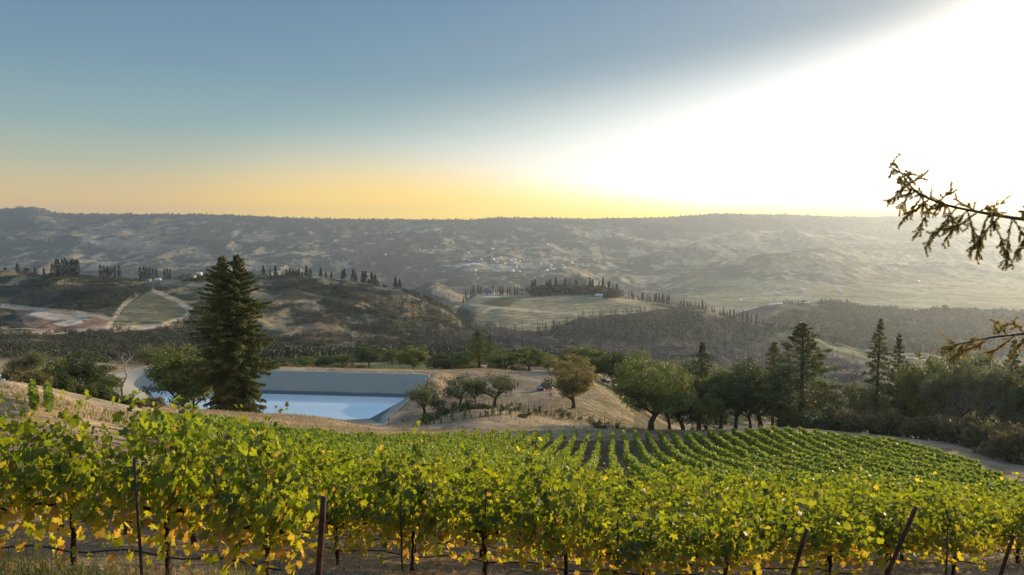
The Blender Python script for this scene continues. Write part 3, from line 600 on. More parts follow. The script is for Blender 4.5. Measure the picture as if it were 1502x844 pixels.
for k, (y0, xe) in enumerate(ROWS):
    xl, xr = -.78*y0-2.0, min(xe-.45, .78*y0+1.5); step = 1.28*math.cos(ANG); xs = np.arange(xr, xl, -step)
    if xe > 50: xs = xs - rng.uniform(0, 1.)
    for i, x in enumerate(xs):
        y = y0 + SLOPE*x
        if k > 1 and CX+F*x/y < 120+26*k: continue
        v = int(rng.integers(9)); t = int(rng.integers(4))
        if (v, t) not in PROTO: r = PROTO[(v, t)] = make_vine(v, t)
        else: r = copy_tree(PROTO[(v, t)])
        r.location = (x, y, h1(x, y)); r.rotation_euler = (0, 0, ANG + (math.pi if rng.random() < .5 else 0) + rng.normal(0, .04)); hgt = rng.uniform(.84, 1.14)*(1.06 if k == 0 else 1.03 if x < -.8 else .86) if k < 2 else rng.uniform(.68, .90); r.scale = (rng.uniform(.72, .98), rng.uniform(.75, 1.25), hgt)
        if k == 0:
            lab = 'large leafy grapevine of the nearest row, ' + ('right beside the leaning rusty post' if i == 0 else f'{NUM[i]} counting leftwards from the leaning rusty post')
        elif xe < 50:
            lab = f'green and yellow grapevine in the {ORD[k]} row up front, ' + ("next to its leaning end post" if i == 0 else f'{NUM[i] if i < 15 else "far"} from its end post')
        else: lab = f'green grapevine with yellow lower leaves in the {ORD[k]} row back'
        if k and i >= 15 and xe < 50: lab = f'green and yellow grapevine at the far left of the {ORD[k]} row up front'
        tag(r, lab, 'grapevine', f'grapevines of the {ORD[k]} front row')
    # drip hose and two trellis wires of the row
    xx = np.arange(xl-.8, (xr+.45 if xe < 50 else xr+.8), .25); yy = y0 + SLOPE*xx - .06; hz_ = H(xx, yy)
    hz_s = np.convolve(np.pad(hz_, 4, 'edge'), np.ones(9)/9, 'valid')
    if k < 6:
        hgm = Geo(); hgm.tube(np.c_[xx, yy, hz_s+.30+.035*np.sin(xx*2*math.pi/step)], .0115, 6)
        tag(hgm.obj('drip_hose', M['hose']), f'black drip hose strung low along the {ORD[k]} vine row', 'drip hose', 'drip hoses under the vine rows')
        for zz in (.86, 1.30):
            wg = Geo(); wg.tube(np.c_[xx, yy+.06, hz_s+zz], .0028, 4)
            tag(wg.obj('trellis_wire', M['wire']), f'thin {"lower" if zz < 1 else "upper"} trellis wire along the {ORD[k]} vine row', 'wire', 'trellis wires of the front rows')
def post(px, ytop, Y, ln, lean, lab, rad=.036):
    x = aof(px, ytop)*Y; z = zat(px, ytop, Y); zg = h1(x-lean*ln*.8, Y)
    n = 7; t = np.linspace(0, 1, n); bot = np.array([x-lean*(z-zg+.25), Y+.0, zg-.25]); top = np.array([x, Y, z])
    pg = Geo(); pg.tube(bot+(top-bot)*t[:, None], np.r_[np.full(n-1, rad), rad*.96], 12); ob = pg.mesh('end_post', M['rust'], None, False)
    tag(link('end_post', ob), lab, 'post', 'leaning steel end posts of the vine rows')
post(475, 729, 7.75, 1.2, .09, 'thick rusty steel post leaning right at the end of the nearest row')
post(1184, 776, 10.75, 1.1, .26, 'short dark post leaning right beside the sagging drip hose', .034)
post(1344, 743, 12.2, 1.4, .36, 'tall dark post leaning strongly right among yellow vine leaves', .037)
post(1487, 785, 13.6, 1.0, .25, 'dark leaning post nearest the right edge of the picture', .034)
# intermediate thin line posts seen above and among the leaves
for px, yt, Y, lab in ((203, 668, 7.95, 'tall thin dark stake standing among the leaves of the nearest row'), (588, 715, 11.2, 'thin dark stake in a gap of the dark shaded leaves'), (1386, 776, 12.9, 'thin dark stake between the two rightmost leaning posts'), (905, 757, 11.1, 'thin crooked stake leaning left in the middle of the rows')):
    x = aof(px, yt)*Y; z = zat(px, yt, Y); zg = h1(x, Y); q = Geo(); q.tube([(x+.02, Y-.09, zg-.1), (x+.01, Y-.09, (z+zg)/2), (x, Y-.09, z)], .017, 6)
    tag(q.obj('vine_stake', M['stake']), lab, 'stake', 'stakes of the front rows')

# ground litter of the front rows: straw, weeds, fallen leaves
def blades(n, xf, yf, hmin, hmax, wd, flat):
    Y = yf(n); X = xf(n, Y); Z = H(X, Y); hh = rng.uniform(hmin, hmax, n); an = rng.uniform(0, 2*math.pi, n); ln = rng.uniform(.3, 1., n)*flat
    d = np.c_[np.cos(an)*ln, np.sin(an)*ln, np.sqrt(np.clip(1-ln**2, .02, 1))]; b = np.c_[-np.sin(an), np.cos(an), np.zeros(n)]*wd
    P = np.c_[X, Y, Z+.005]; t = P+d*hh[:, None]; mid = P+d*hh[:, None]*.55+np.c_[np.zeros((n, 2)), hh*.08]
    V = np.stack([P-b, P+b, mid+b*.8, mid-b*.8, t+b*.15, t-b*.15], 1); i = np.arange(n)[:, None]*6
    return V.reshape(-1, 3), np.concatenate([i+[0, 1, 2, 3], i+[3, 2, 4, 5]])
v, f = blades(26000, lambda n, Y: rng.uniform(-.78, .78, n)*(Y+1), lambda n: 6.+rng.random(n)**1.3*16, .05, .18, .004, 1.)
o = link('dry_grass', mesh_np('dry_grass', v, f, M['straw'])); o['kind'] = 'stuff'
v1 = []; f1 = []; c0 = 0
for cx_, cy_, n, r_ in [(-5.7, 8.3, 420, .38), (-4.6, 7.9, 200, .35), (-3.3, 8.6, 300, .4), (4.7, 11.3, 500, .6), (5.3, 11.9, 400, .6), (.8, 10.4, 200, .4), (-7.2, 9.4, 300, .4)]:
    vv, ff = blades(n, lambda n, Y: cx_+rng.normal(0, r_, n), lambda n: cy_+rng.normal(0, r_*.6, n), .06, .28, .006, .9)
    v1.append(vv); f1.append(ff+c0); c0 += len(vv)
o = link('weeds', mesh_np('weeds', np.concatenate(v1), np.concatenate(f1), M['weed'])); o['kind'] = 'stuff'
n = 1500; Y = rng.uniform(6.5, 17, n); X = rng.uniform(-.75, .75, n)*Y; lt = Geo(); lt.leaves(np.c_[X, Y, H(X, Y)+.03], rng.uniform(.03, .075, n), .8, np.array([0, 0, 2.5]))
o = lt.obj('fallen_leaves', M['litter']); o['kind'] = 'stuff'

# ------------------------------------------------------------------ the vineyard block below: rows run straight downhill
nrow = 0
def row_mesh(X, Y, per_m, thin=1.):
    """leaf faces along a row's ground line"""
    seg = np.hypot(np.diff(X), np.diff(Y)); L = seg.sum(); n = int(L*per_m)
    s = np.sort(rng.random(n))*L; cs = np.r_[0, np.cumsum(seg)]; x = np.interp(s, cs, X); y = np.interp(s, cs, Y)
    vine = np.abs(((s/1.5) % 1)-.5)*2                         # each vine bulges a little
    hz1 = np.interp(s, np.arange(0, L+1, .9), rng.uniform(-.12, .14, len(np.arange(0, L+1, .9))))
    u = rng.random(n); zz = .5 + (1.12-.18*vine+hz1)*u**.75
    side = thin*rng.choice([-1, 1], n)*np.abs(rng.normal(0, .135, n))*(1.15-.45*u); side = side*(1.1-.25*vine)
    dxy = np.array([X[-1]-X[0], Y[-1]-Y[0]]); dxy /= np.hypot(*dxy)
    P = np.c_[x-dxy[1]*side, y+dxy[0]*side, H(x, y)+zz]
    gq = Geo(); gq.leaves(P, rng.uniform(.10, .20, n)*(1+np.mean(y)/260), .7); return gq
DIRX = .137
for x0 in np.arange(-53, 66, 1.85):
    Ys = np.arange(33.4, 125, .5); Xs = x0 + DIRX*Ys + (fbm(Ys/20, Ys*0+x0, 2, 71)-.5)*.5
    pxs, _ = proj(Xs, Ys, H(Xs, Ys)); ok = (Ys < yend(pxs)) & (Xs/Ys > -.80) & (Xs/Ys < .80)
    if ok.sum() < 10: continue
    i0 = np.nonzero(ok)[0]; a_, b_ = i0[0], i0[-1]
    q = row_mesh(Xs[a_:b_+1], Ys[a_:b_+1], 62 if abs(x0) < 60 else 40); nrow += 1
    tag(q.obj('vine_row', M['rowleaf']), 'straight green vine row running downhill in the lower vineyard block', 'vine row', 'vine rows of the lower block')
for px, y1_, lab in ((50, 572, 'tall narrow vine row climbing the tan slope at far left'), (72, 570, 'shorter vine row beside the taller one on the tan left slope')):
    Ys = np.arange(36., 47 if px == 50 else 49, .5); Xs = aof(px)*Ys
    tag(row_mesh(Xs, Ys, 60, .45).obj('vine_row', M['rowleaf']), lab, 'vine row', 'vine rows on the left slope')

# young vines and stakes on the dry knoll
ysg = Geo(); ysg.tube([(0, 0, -.1), (0, 0, .9), (0, 0, 1.75)], .035, 4); YST = ysg.mesh('vine_stake', M['stake'])
YV = []
for i in range(3):
    q = Geo(); n = 60; z = rng.random(n)*.9+.15; q.leaves(np.c_[rng.normal(0, .26, n), rng.normal(0, .22, n), z], rng.uniform(.10, .2, n)); YV.append(q.mesh('young_vine', M['shrubgreen']))
kn = 0
for base_row, cnt in (([(612, 626), (660, 618), (720, 609), (790, 609), (860, 619), (905, 629)], 46), ([(628, 617), (680, 607), (730, 603), (800, 605), (850, 613)], 34), ([(650, 608), (690, 601), (740, 599), (790, 601)], 22)):
    xs = np.linspace(base_row[0][0], base_row[-1][0], cnt); ys = np.interp(xs, [p[0] for p in base_row], [p[1] for p in base_row])
    for x, y in zip(xs, ys):
        X, Y, Z = hit(x+rng.normal(0, 1), y, 116, 150); o = link('vine_stake', YST, None, (X, Y, Z)); o.scale = (1, 1, rng.uniform(.8, 1.1)); o.rotation_euler = (rng.normal(0, .04), rng.normal(0, .04), 0)
        tag(o, 'thin dark stake in a line across the dry grassy knoll', 'stake', 'stakes on the dry knoll')
        if rng.random() < .6:
            o = link('young_vine', YV[int(rng.integers(3))], None, (X+rng.normal(0, .1), Y-.1, Z)); o.rotation_euler = (0, 0, rng.random()*6); s = rng.uniform(.5, 1.25); o.scale = (s, s, s)
            tag(o, 'small young vine beside its stake on the dry knoll', 'young vine', 'young vines on the dry knoll')

# ------------------------------------------------------------------ trees
def limb(g, p, d, ln, r, depth, tips, k=6, spread=.7, up=.12, gnarl=.16):
    n = 6 if depth else 5; pts = [np.array(p, float)]; d = np.array(d, float)
    for i in range(n-1):
        d = d + rng.normal(0, gnarl, 3) + np.array([0, 0, up*.5]); d /= np.linalg.norm(d); pts.append(pts[-1]+d*ln/(n-1))
    g.tube(pts, np.linspace(r, r*.55, n), k)
    if depth == 0: tips.append((pts[-1], ln)); return
    for q in range(rng.integers(2, 4) if depth > 1 else 3):
        f = rng.uniform(.55, 1.); i = min(int(f*(n-1)), n-1); a = rng.uniform(0, 2*math.pi); nd = d + spread*np.array([math.cos(a), math.sin(a), rng.uniform(-.25, .6)])
        limb(g, pts[i], nd/np.linalg.norm(nd), ln*rng.uniform(.55, .8), r*.52, depth-1, tips, max(4, k-1), spread, up, gnarl)
    tips.append((pts[-1], ln*.6))
def broadleaf(seed, Ht=10., Wd=9., stems=1, n=7000, crown=.28, size=.17, dens=1., bark='bark', leaf='oak', gap=.35):
    """trunk with limbs, crown made of leaf clumps gathered round the limb ends inside an uneven outline"""
    global rng; keep = rng; rng = np.random.default_rng(seed); g = Geo(); tips = []; h0 = Ht*crown
    for s in range(stems):
        a = rng.uniform(0, 6.28); off = np.array([math.cos(a), math.sin(a), 0])*(.0 if stems == 1 else .5+.25*s); top = np.array([off[0]*2+rng.normal(0, .25), off[1]*2+rng.normal(0, .25), h0])
        r0 = .036*Ht/stems**.5; g.tube([off+[0, 0, -.5], off+[0, 0, .05], off*1.3+[rng.normal(0, .08), 0, h0*.5], top], [r0*1.35, r0*1.15, r0*.85, r0*.75], 8)
        for q in range(5 if stems == 1 else 3):
            a = q*6.28/(5 if stems == 1 else 3)+rng.uniform(-.5, .5); e = rng.uniform(.3, 1.25)
            limb(g, top-[0, 0, h0*.25*rng.random()], [math.cos(a)*math.cos(e), math.sin(a)*math.cos(e), math.sin(e)], Ht*.30*rng.uniform(.8, 1.15), r0*.5, 2, tips)
    C = []; 
    for p, l in tips: C.append(p)
    C = np.array(C); c0 = np.array([0, 0, Ht*(.47+crown*.40)]); ax = np.array([Wd*.46, Wd*.46, Ht*(1-crown)*.53])
    q = (C-c0)/ax; rr = np.linalg.norm(q, axis=1); q = q/np.maximum(rr, 1e-6)[:, None]*np.minimum(rr, .93)[:, None]; C = c0+q*ax
    ex = rng.normal(size=(64, 3)); ex /= np.linalg.norm(ex, axis=1)[:, None]; ex[:, 2] = np.where(rng.random(64) < .7, np.abs(ex[:, 2]), -np.abs(ex[:, 2])*.8); C = np.concatenate([C, c0+ex*ax*rng.uniform(.55, 1.0, (64, 1))])
    C = C[rng.random(len(C)) > gap*.3]; cr = rng.uniform(.10, .20, len(C))*(Wd+Ht)/2*.62
    wgt = cr**2; k = rng.choice(len(C), n, p=wgt/wgt.sum()); d = rng.normal(size=(n, 3)); d /= np.linalg.norm(d, axis=1)[:, None]
    P = C[k] + d*cr[k][:, None]*np.array([1.2, 1.2, .72])*(rng.random((n, 1))**.42); f = Geo(); f.leaves(P, rng.uniform(.6, 1.3, n)*size, .66, d*.8+[0, 0, .4])
    res = (g.mesh('trunk', M[bark], None, True), f.mesh('crown', M[leaf]), Ht, Wd); rng = keep; return res
def conifer(seed, Ht=20., Wd=8., n=9000, bare=.18, pw=1., size=.2, leaf='pine', bark='bark', irr=.3, droop=.25, tops=1):
    """whorls of branches with needle sprays, narrowing to the tip"""
    global rng; keep = rng; rng = np.random.default_rng(seed); g = Geo(); f = Geo(); P = []; Nn = []
    lean = rng.normal(0, .01, 2); zz = np.linspace(-.5, Ht*.99, 10); g.tube(np.c_[zz*lean[0], zz*lean[1], zz], np.linspace(.02*Ht, .03, 10), 8)
    nb = int(46+Ht*2.2); per = n//nb
    for b in range(nb):
        t = ((b+rng.random())/nb)**.9; z = Ht*(bare+(1-bare)*t); a = b*2.4+rng.normal(0, .3)
        prof = (1-t)**pw*(.55+.45*min(1, t*5+.35)); L = Wd/2*prof*rng.uniform(1-irr, 1.08+irr*.5)+.25; e = .55*t-.12+rng.normal(0, .1)
        s = np.linspace(0, 1, 6); r = L*s; dz = L*(math.sin(e)*s - droop*s**2 + droop*.45*s**4)
        pts = np.c_[z*lean[0]+np.cos(a)*r, z*lean[1]+np.sin(a)*r, z+dz]; g.tube(pts, np.linspace(.012+.010*L, .008, 6), 4)
        m_ = int(per*(.35+1.2*L/(Wd/2))); u = rng.random(m_)**.62; wv = L*.22*(1.15-u)+.12; sdv = rng.normal(0, 1, m_)*wv*.75; hv = rng.normal(0, .09, m_)*(L*.5+.6)-np.abs(sdv)*.22
        ix = u*5; i0 = np.minimum(ix.astype(int), 4); c = pts[i0]+(pts[i0+1]-pts[i0])*(ix-i0)[:, None]
        P.append(np.c_[c[:, 0]-np.sin(a)*sdv, c[:, 1]+np.cos(a)*sdv, c[:, 2]+hv])
    P = np.concatenate(P); f.leaves(P, rng.uniform(.55, 1.3, len(P))*size, .42, np.array([0, 0, 1.2]))
    res = (g.mesh('trunk', M[bark], None, True), f.mesh('crown', M[leaf]), Ht, Wd); rng = keep; return res
def deadtree(seed, Ht=12., spread=.5, k=3, mat='deadwood', r=.022):
    global rng; keep = rng; rng = np.random.default_rng(seed); g = Geo(); tips = []
    top = np.array([rng.normal(0, .5), rng.normal(0, .5), Ht*.38]); g.tube([(0, 0, -.5), (0, 0, 0), top*.5+[.1, 0, 0], top], np.array([1.3, 1.1, .85, .7])*Ht*r, 7)
    for q in range(k+1):
        a = q*6.28/(k+1)+rng.uniform(-.4, .4); limb(g, top-[0, 0, Ht*.1*rng.random()], [math.cos(a)*spread, math.sin(a)*spread, 1.], Ht*.36, Ht*r*.5, 2, tips, 5, .75, .1, .2)
    res = g.mesh('trunk', M[mat], None, True); rng = keep; return res, None, Ht, Ht*.6

PT = {  # kinds of tree
 'oak1': broadleaf(1, 10, 10, 1, 9000), 'oak2': broadleaf(2, 10, 10.5, 2, 9000, .25), 'oak3': broadleaf(3, 10, 9, 1, 8000, .33, gap=.8),
 'oldoak': broadleaf(4, 13, 12, 2, 13000, .26, .19, leaf='oak'), 'tawny': broadleaf(5, 12, 13, 1, 12000, .2, .18, leaf='tawny', gap=.6),
 'big': broadleaf(6, 14, 14, 1, 16000, .2, .19, leaf='oak', gap=.5), 'live1': broadleaf(7, 10, 9, 2, 10000, .2, .17, leaf='darkleaf', gap=.15), 'live2': broadleaf(8, 10, 11, 1, 10000, .24, .17, leaf='darkleaf', gap=.2),
 'thin1': broadleaf(9, 8, 7.5, 1, 4200, .3, .15, leaf='grey_oak', gap=.9), 'thin2': broadleaf(10, 8, 9, 1, 4600, .32, .15, leaf='grey_oak', gap=.9), 'grey1': broadleaf(11, 10, 11, 2, 7500, .3, .16, leaf='grey_oak', gap=.7),
 'pine1': conifer(21, 20, 11, 11000, .16, .75, .22, 'pine', irr=.45, droop=.1), 'pine2': conifer(22, 20, 9, 8000, .3, .7, .2, 'pine', irr=.5, droop=.1), 'spire1': conifer(23, 20, 8, 9000, .08, 1., .2, 'pine', irr=.4),
 'spire2': conifer(24, 20, 8, 8000, .08, .9, .2, 'darkleaf', irr=.4), 'dead1': deadtree(31, 11, .55), 'dead2': deadtree(32, 12, .3, 2, 'burnt', .016), 'gnarl': deadtree(33, 9, 1.3, 4, 'burnt', .03),
}
TPROTO = {}
def tree(kind, name, px, Y, ytop, wpx, label, cat='tree', group=None, rz=None, sink=0.):
    X = aof(px, ytop)*Y; zt = zat(px, ytop, Y); zg = h1(X, Y)-sink; me = PT[kind]; s = (zt-zg)/(me[2]*(1.02)); sw = wpx*Y/F/me[3]*(1.35 if kind[:2] in ('pi', 'sp') else 1.18 if me[1] else 1.)
    if (kind, name) not in TPROTO:
        r = empty(name); link('trunk', me[0], r)
        if me[1]: link('crown', me[1], r)
        TPROTO[(kind, name)] = r
    else: r = copy_tree(TPROTO[(kind, name)])
    r.location = (X, Y, zg); r.scale = (sw, sw, s); r.rotation_euler = (0, 0, rng.random()*6.28 if rz is None else rz)
    return tag(r, label, cat, group)
MIDG = 'oak trees beyond the reservoir dam'
tree('oldoak', 'oak_tree', 270, 143, 497, 108, 'full grey green oak with two dark trunks on the near shore of the reservoir')
tree('dead1', 'dead_tree', 176, 96, 503, 70, 'bleached bare dead tree left of the reservoir', 'dead tree')
tree('dead2', 'dead_tree', 22, 96, 505, 30, 'bare pale trunk among the bushes at far left', 'dead tree')
tree('live2', 'oak_tree', 124, 93, 514, 72, 'dark round oak standing left of the bleached dead tree')
tree('grey1', 'oak_tree', 44, 100, 512, 62, 'greyish oak nearest the left edge above the tan road')
tree('oak3', 'oak_tree', 82, 108, 522, 54, 'low rounded oak between the two bigger oaks at far left')
tree('thin1', 'oak_tree', 214, 190, 503, 34, 'slim dark tree on the bank left of the grey green oak')
tree('oak3', 'oak_tree', 160, 88, 548, 40, 'small leafy tree at the foot of the bleached dead tree')
tree('thin1', 'oak_tree', 622, 140, 556, 52, 'upright leafy tree at the right end of the reservoir')
tree('thin2', 'oak_tree', 643, 142, 582, 34, 'small forked tree just right of the upright tree by the reservoir')
tree('thin2', 'oak_tree', 675, 148, 547, 62, 'open crowned oak in the middle of the group of small oaks')
tree('grey1', 'oak_tree', 699, 151, 552, 40, 'thin grey oak squeezed between the two open crowned oaks')
tree('thin2', 'oak_tree', 726, 149, 546, 66, 'leaning open crowned oak behind the dry knoll with a bare dark trunk')
tree('tawny', 'oak_tree', 842, 150, 514, 76, 'broad tawny oak beside the parked vehicle on the dirt slope')
tree('big', 'oak_tree', 957, 124, 512, 112, 'large round green oak at the top edge of the vine rows')
tree('spire2', 'conifer_tree', 1028, 142, 500, 58, 'dark conifer behind the large round green oak', 'conifer')
tree('live1', 'oak_tree', 1010, 134, 548, 66, 'green oak below the dark conifer at the field edge')
tree('oak2', 'oak_tree', 1040, 128, 572, 46, 'small yellow green oak at the edge of the vine field')
tree('live2', 'oak_tree', 1082, 130, 533, 76, 'dark evergreen oak with two bare trunks at the field edge')
tree('live1', 'oak_tree', 1124, 127, 530, 84, 'broad evergreen oak left of the tall pine')
tree('oak2', 'oak_tree', 1152, 126, 590, 36, 'little bright oak under the tall pine')
tree('pine1', 'pine_tree', 1182, 130, 472, 104, 'tall broad pine rising above the vine field', 'pine')
tree('pine2', 'pine_tree', 1138, 150, 500, 46, 'shorter pine directly left of the tall broad pine', 'pine')
tree('spire1', 'pine_tree', 1291, 136, 466, 58, 'slender pointed pine right of the hazy gap', 'pine')
tree('spire2', 'conifer_tree', 1322, 146, 488, 44, 'dark ragged conifer beside the slender pointed pine', 'conifer')
tree('dead2', 'dead_tree', 1309, 138, 480, 20, 'bare pole like dead tree between the pointed pine and the ragged conifer', 'dead tree')
tree('oak2', 'oak_tree', 1362, 134, 508, 84, 'sunlit topped oak right of the ragged conifer')
tree('grey1', 'oak_tree', 1408, 122, 522, 92, 'grey green oak above the brush beside the dirt road')
tree('grey1', 'oak_tree', 1462, 116, 528, 84, 'grey oak with many crooked limbs near the right edge')
tree('spire1', 'pine_tree', 1487, 142, 496, 54, 'yellowish pine at the right edge behind the fir branch', 'pine')
tree('live2', 'oak_tree', 1512, 112, 535, 80, 'dark oak cut by the right edge of the picture')
tree('gnarl', 'dead_tree', 1432, 112, 558, 90, 'gnarled bare tree with twisted limbs above the brush', 'dead tree')
tree('gnarl', 'dead_tree', 1484, 104, 590, 66, 'low arching dead tree beside the dirt road', 'dead tree')
tree('dead2', 'dead_tree', 1250, 140, 520, 22, 'thin bare tree in the hazy gap right of the tall pine', 'dead tree')
tree('dead2', 'dead_tree', 1224, 146, 545, 20, 'short bare tree at the foot of the tall pine', 'dead tree')
tree('dead2', 'dead_tree', 1374, 122, 560, 26, 'reddish bare trunk in front of the sunlit topped oak', 'dead tree')
tree('oak1', 'oak_tree', 606, 222, 506, 46, 'round oak standing alone beyond the dam by the green plot', group=MIDG)
tree('live2', 'oak_tree', 541, 300, 503, 44, 'dark oak beyond the green plot', group=MIDG)
tree('pine2', 'pine_tree', 703, 205, 484, 40, 'tall airy pine with a straight bare trunk beyond the dam', 'pine', MIDG)
tree('pine2', 'pine_tree', 718, 232, 490, 30, 'slightly shorter airy pine behind the straight trunked one', 'pine', MIDG)
for px, Y, yt, wp, kd, lab in ((660, 240, 514, 50, 'live1', 'dark oak left of the airy pines'), (684, 222, 513, 44, 'oak3', 'oak at the foot of the airy pines'), (742, 212, 512, 58, 'oak1', 'rounded oak just right of the airy pines'),
        (776, 216, 507, 48, 'oak3', 'olive oak left of the tawny oak on the dam road'), (806, 235, 516, 34, 'oak2', 'small oak showing behind the left side of the tawny oak'), (846, 205, 506, 54, 'oak1', 'sunlit oak showing above the tawny oak'),
        (872, 200, 508, 52, 'oak2', 'oak just right of and behind the tawny oak'), (905, 196, 511, 46, 'live1', 'dark oak beside the second parked vehicle'), (928, 205, 515, 40, 'oak3', 'oak peeping out left of the large round green oak'),
        (640, 262, 520, 34, 'live2', 'dark oak at the right end of the green plot'), (575, 330, 512, 26, 'oak3', 'small oak behind the round lone oak'), (500, 300, 517, 30, 'oak2', 'oak at the left end of the green plot'),
        (472, 290, 520, 30, 'live1', 'dark bushy oak right of the redwood beyond the dam'), (446, 280, 522, 34, 'oak3', 'oak beyond the dam, second right of the redwood'), (420, 262, 524, 36, 'live2', 'oak directly right of the redwood beyond the dam')):
    tree(kd, 'oak_tree', px, Y, yt, wp, lab, group=MIDG)

for px, Y, yt, wp, kd in ((1560, 108, 520, 90, 'live1'), (1600, 100, 505, 80, 'spire1'), (1650, 112, 500, 100, 'live2'), (1700, 96, 515, 100, 'oak2'), (1745, 104, 490, 80, 'pine1'), (1800, 92, 510, 110, 'live1'), (1860, 98, 500, 110, 'live2'), (1625, 84, 540, 80, 'oak3')):  # unseen trees added beyond the view to throw shade on the right vine rows
    tree(kd, 'oak_tree' if kd[0] in 'lo' else 'pine_tree', px, Y, yt, wp, 'unseen tree added to the wood past the right edge to shade the vine field', group='shade trees added past the right edge')

for px, Y, yt, wp, kd, lab in ((988, 138, 528, 60, 'live1', 'dark oak filling the gap right of the large round green oak'), (1060, 136, 540, 62, 'oak3', 'green oak between the dark conifer and the dark evergreen oak'), (1104, 138, 524, 64, 'live2', 'dark crown behind the two evergreen oaks at the field edge'), (1206, 140, 560, 58, 'grey1', 'grey low oak at the right foot of the tall broad pine'),
        (1262, 144, 556, 66, 'grey1', 'hazy grey oak left of the slender pointed pine'), (1338, 140, 536, 70, 'live1', 'dark oak under the ragged conifer'), (1390, 138, 516, 70, 'live2', 'dark oak between the sunlit topped oak and the grey green oak'), (1440, 136, 515, 84, 'oak1', 'green oak behind the gnarled bare tree')):
    tree(kd, 'oak_tree', px, Y, yt, wp, lab)

# the big twin topped redwood on the shore
def redwood():
    r = empty('redwood_tree'); keep = 1
    X = aof(338, 602)*139.5; Y = 139.5; zg = h1(X, Y); r.location = (X, Y, zg)
    for (px, yt, seed, wd) in ((324, 376, 41, 10.6), (347, 374, 42, 10.6)):
        x = aof(px, yt)*Y - X; Ht = zat(px, yt, Y)-zg; g = Geo(); f = Geo(); P = []; rg = np.random.default_rng(seed)
        zz = np.linspace(-.6, Ht, 14); g.tube(np.c_[x*np.minimum(1, .35+zz/8), zz*0, zz], np.linspace(.8, .05, 14)*(1+.5*np.exp(-np.maximum(zz, 0)/1.2)), 10)
        for b in range(250):
            t = ((b+rg.random())/250); z = Ht*(.03+.965*t); a = b*2.4+rg.normal(0, .35)
            L = wd/2*1.08*float(np.interp(t, [0, .12, .3, .5, .7, .88, 1], [.42, .66, .92, 1., .78, .40, .04]))*rg.uniform(.5, 1.2)*(1+.18*math.sin(a*1.5+z*.55))+.3; dr = .34*(1-t)+.10; s = np.linspace(0, 1, 6)
            pts = np.c_[x*min(1, .35+z/8)+np.cos(a)*L*s, np.sin(a)*L*s, z+L*((.12+.5*t)*s-dr*1.25*s**2+.28*s**4*dr)]; g.tube(pts, np.linspace(.03+.012*L, .01, 6), 4)
            m_ = int(50+80*L); u = rg.random(m_)**.6; sdv = rg.normal(0, 1, m_)*(L*.13+.16)*(1.2-u); hg = -np.abs(rg.normal(0, .30, m_))*(.5+.5*(1-t))-np.abs(sdv)*.3
            ix = u*5; i0 = np.minimum(ix.astype(int), 4); c = pts[i0]+(pts[i0+1]-pts[i0])*(ix-i0)[:, None]
            P.append(np.c_[c[:, 0]-np.sin(a)*sdv, c[:, 1]+np.cos(a)*sdv, c[:, 2]+hg])
        P = np.concatenate(P); f.leaves(P, rng.uniform(.5, 1.2, len(P))*.24, .4, np.array([0, 0, .4]))
        g.obj('trunk', M['redbark'], r, True); f.obj('crown', M['redwood'], r)
    tag(r, 'huge dark twin topped redwood on the near shore of the reservoir', 'redwood')
redwood()

# bushes: low clumps that hug the ground
def bush(seed, n=1500, leaf='shrubgreen', h=.75):
    global rng; keep = rng; rng = np.random.default_rng(seed); C = np.c_[rng.normal(0, .42, (12, 2)), rng.uniform(.2, h, 12)]; k = rng.integers(0, 12, n); d = rng.normal(size=(n, 3)); d /= np.linalg.norm(d, axis=1)[:, None]
    P = C[k]+d*rng.uniform(.15, .42, (n, 1)); P[:, 2] = np.abs(P[:, 2]); f = Geo(); f.leaves(P, rng.uniform(.05, .12, n), .6, d); rng = keep; return f.mesh('shrub', M[leaf])
BU = {'green': [bush(51), bush(52), bush(53)], 'brush': [bush(54, 1500, 'brush', 1.), bush(55, 1500, 'brush', 1.), bush(56, 1500, 'brush', .9)], 'dark': [bush(57, 1500, 'darkleaf'), bush(58, 1500, 'darkleaf')]}
def shrub(kind, px, py, wpx, hpx, label, group=None, Y=None):
    if Y is None: X, Y, Z = hit(px, py, 34, 330)
    else: X = aof(px, py)*Y; Z = h1(X, Y)
    o = link('shrub', BU[kind][int(rng.integers(len(BU[kind])))], None, (X, Y, Z-.1)); s = wpx*Y/F/2.; o.scale = (s, s, hpx*Y/F/1.15); o.rotation_euler = (0, 0, rng.random()*6.28)
    return tag(o, label, 'shrub', group)
for i, (px, w_, h_, kd) in enumerate([(62, 40, 22, 'brush'), (88, 34, 24, 'green'), (108, 30, 22, 'dark'), (126, 34, 22, 'green'), (144, 34, 24, 'dark'), (163, 30, 24, 'green'), (183, 30, 20, 'dark'), (200, 24, 14, 'brush'), (40, 36, 20, 'brush'), (18, 34, 18, 'brush')]):
    py = np.interp(px, [0, 80, 150, 215], [548, 566, 585, 594]); shrub(kd, px, py, w_, h_, 'leafy shrub in the hedge of brush behind the tan road at left', 'shrubs behind the left road', Y=float(np.interp(px, [0, 80, 150, 215], [70, 74, 80, 86])))
shrub('brush', 222, 598, 40, 14, 'low dry shrub between the front vines and the left end of the reservoir')
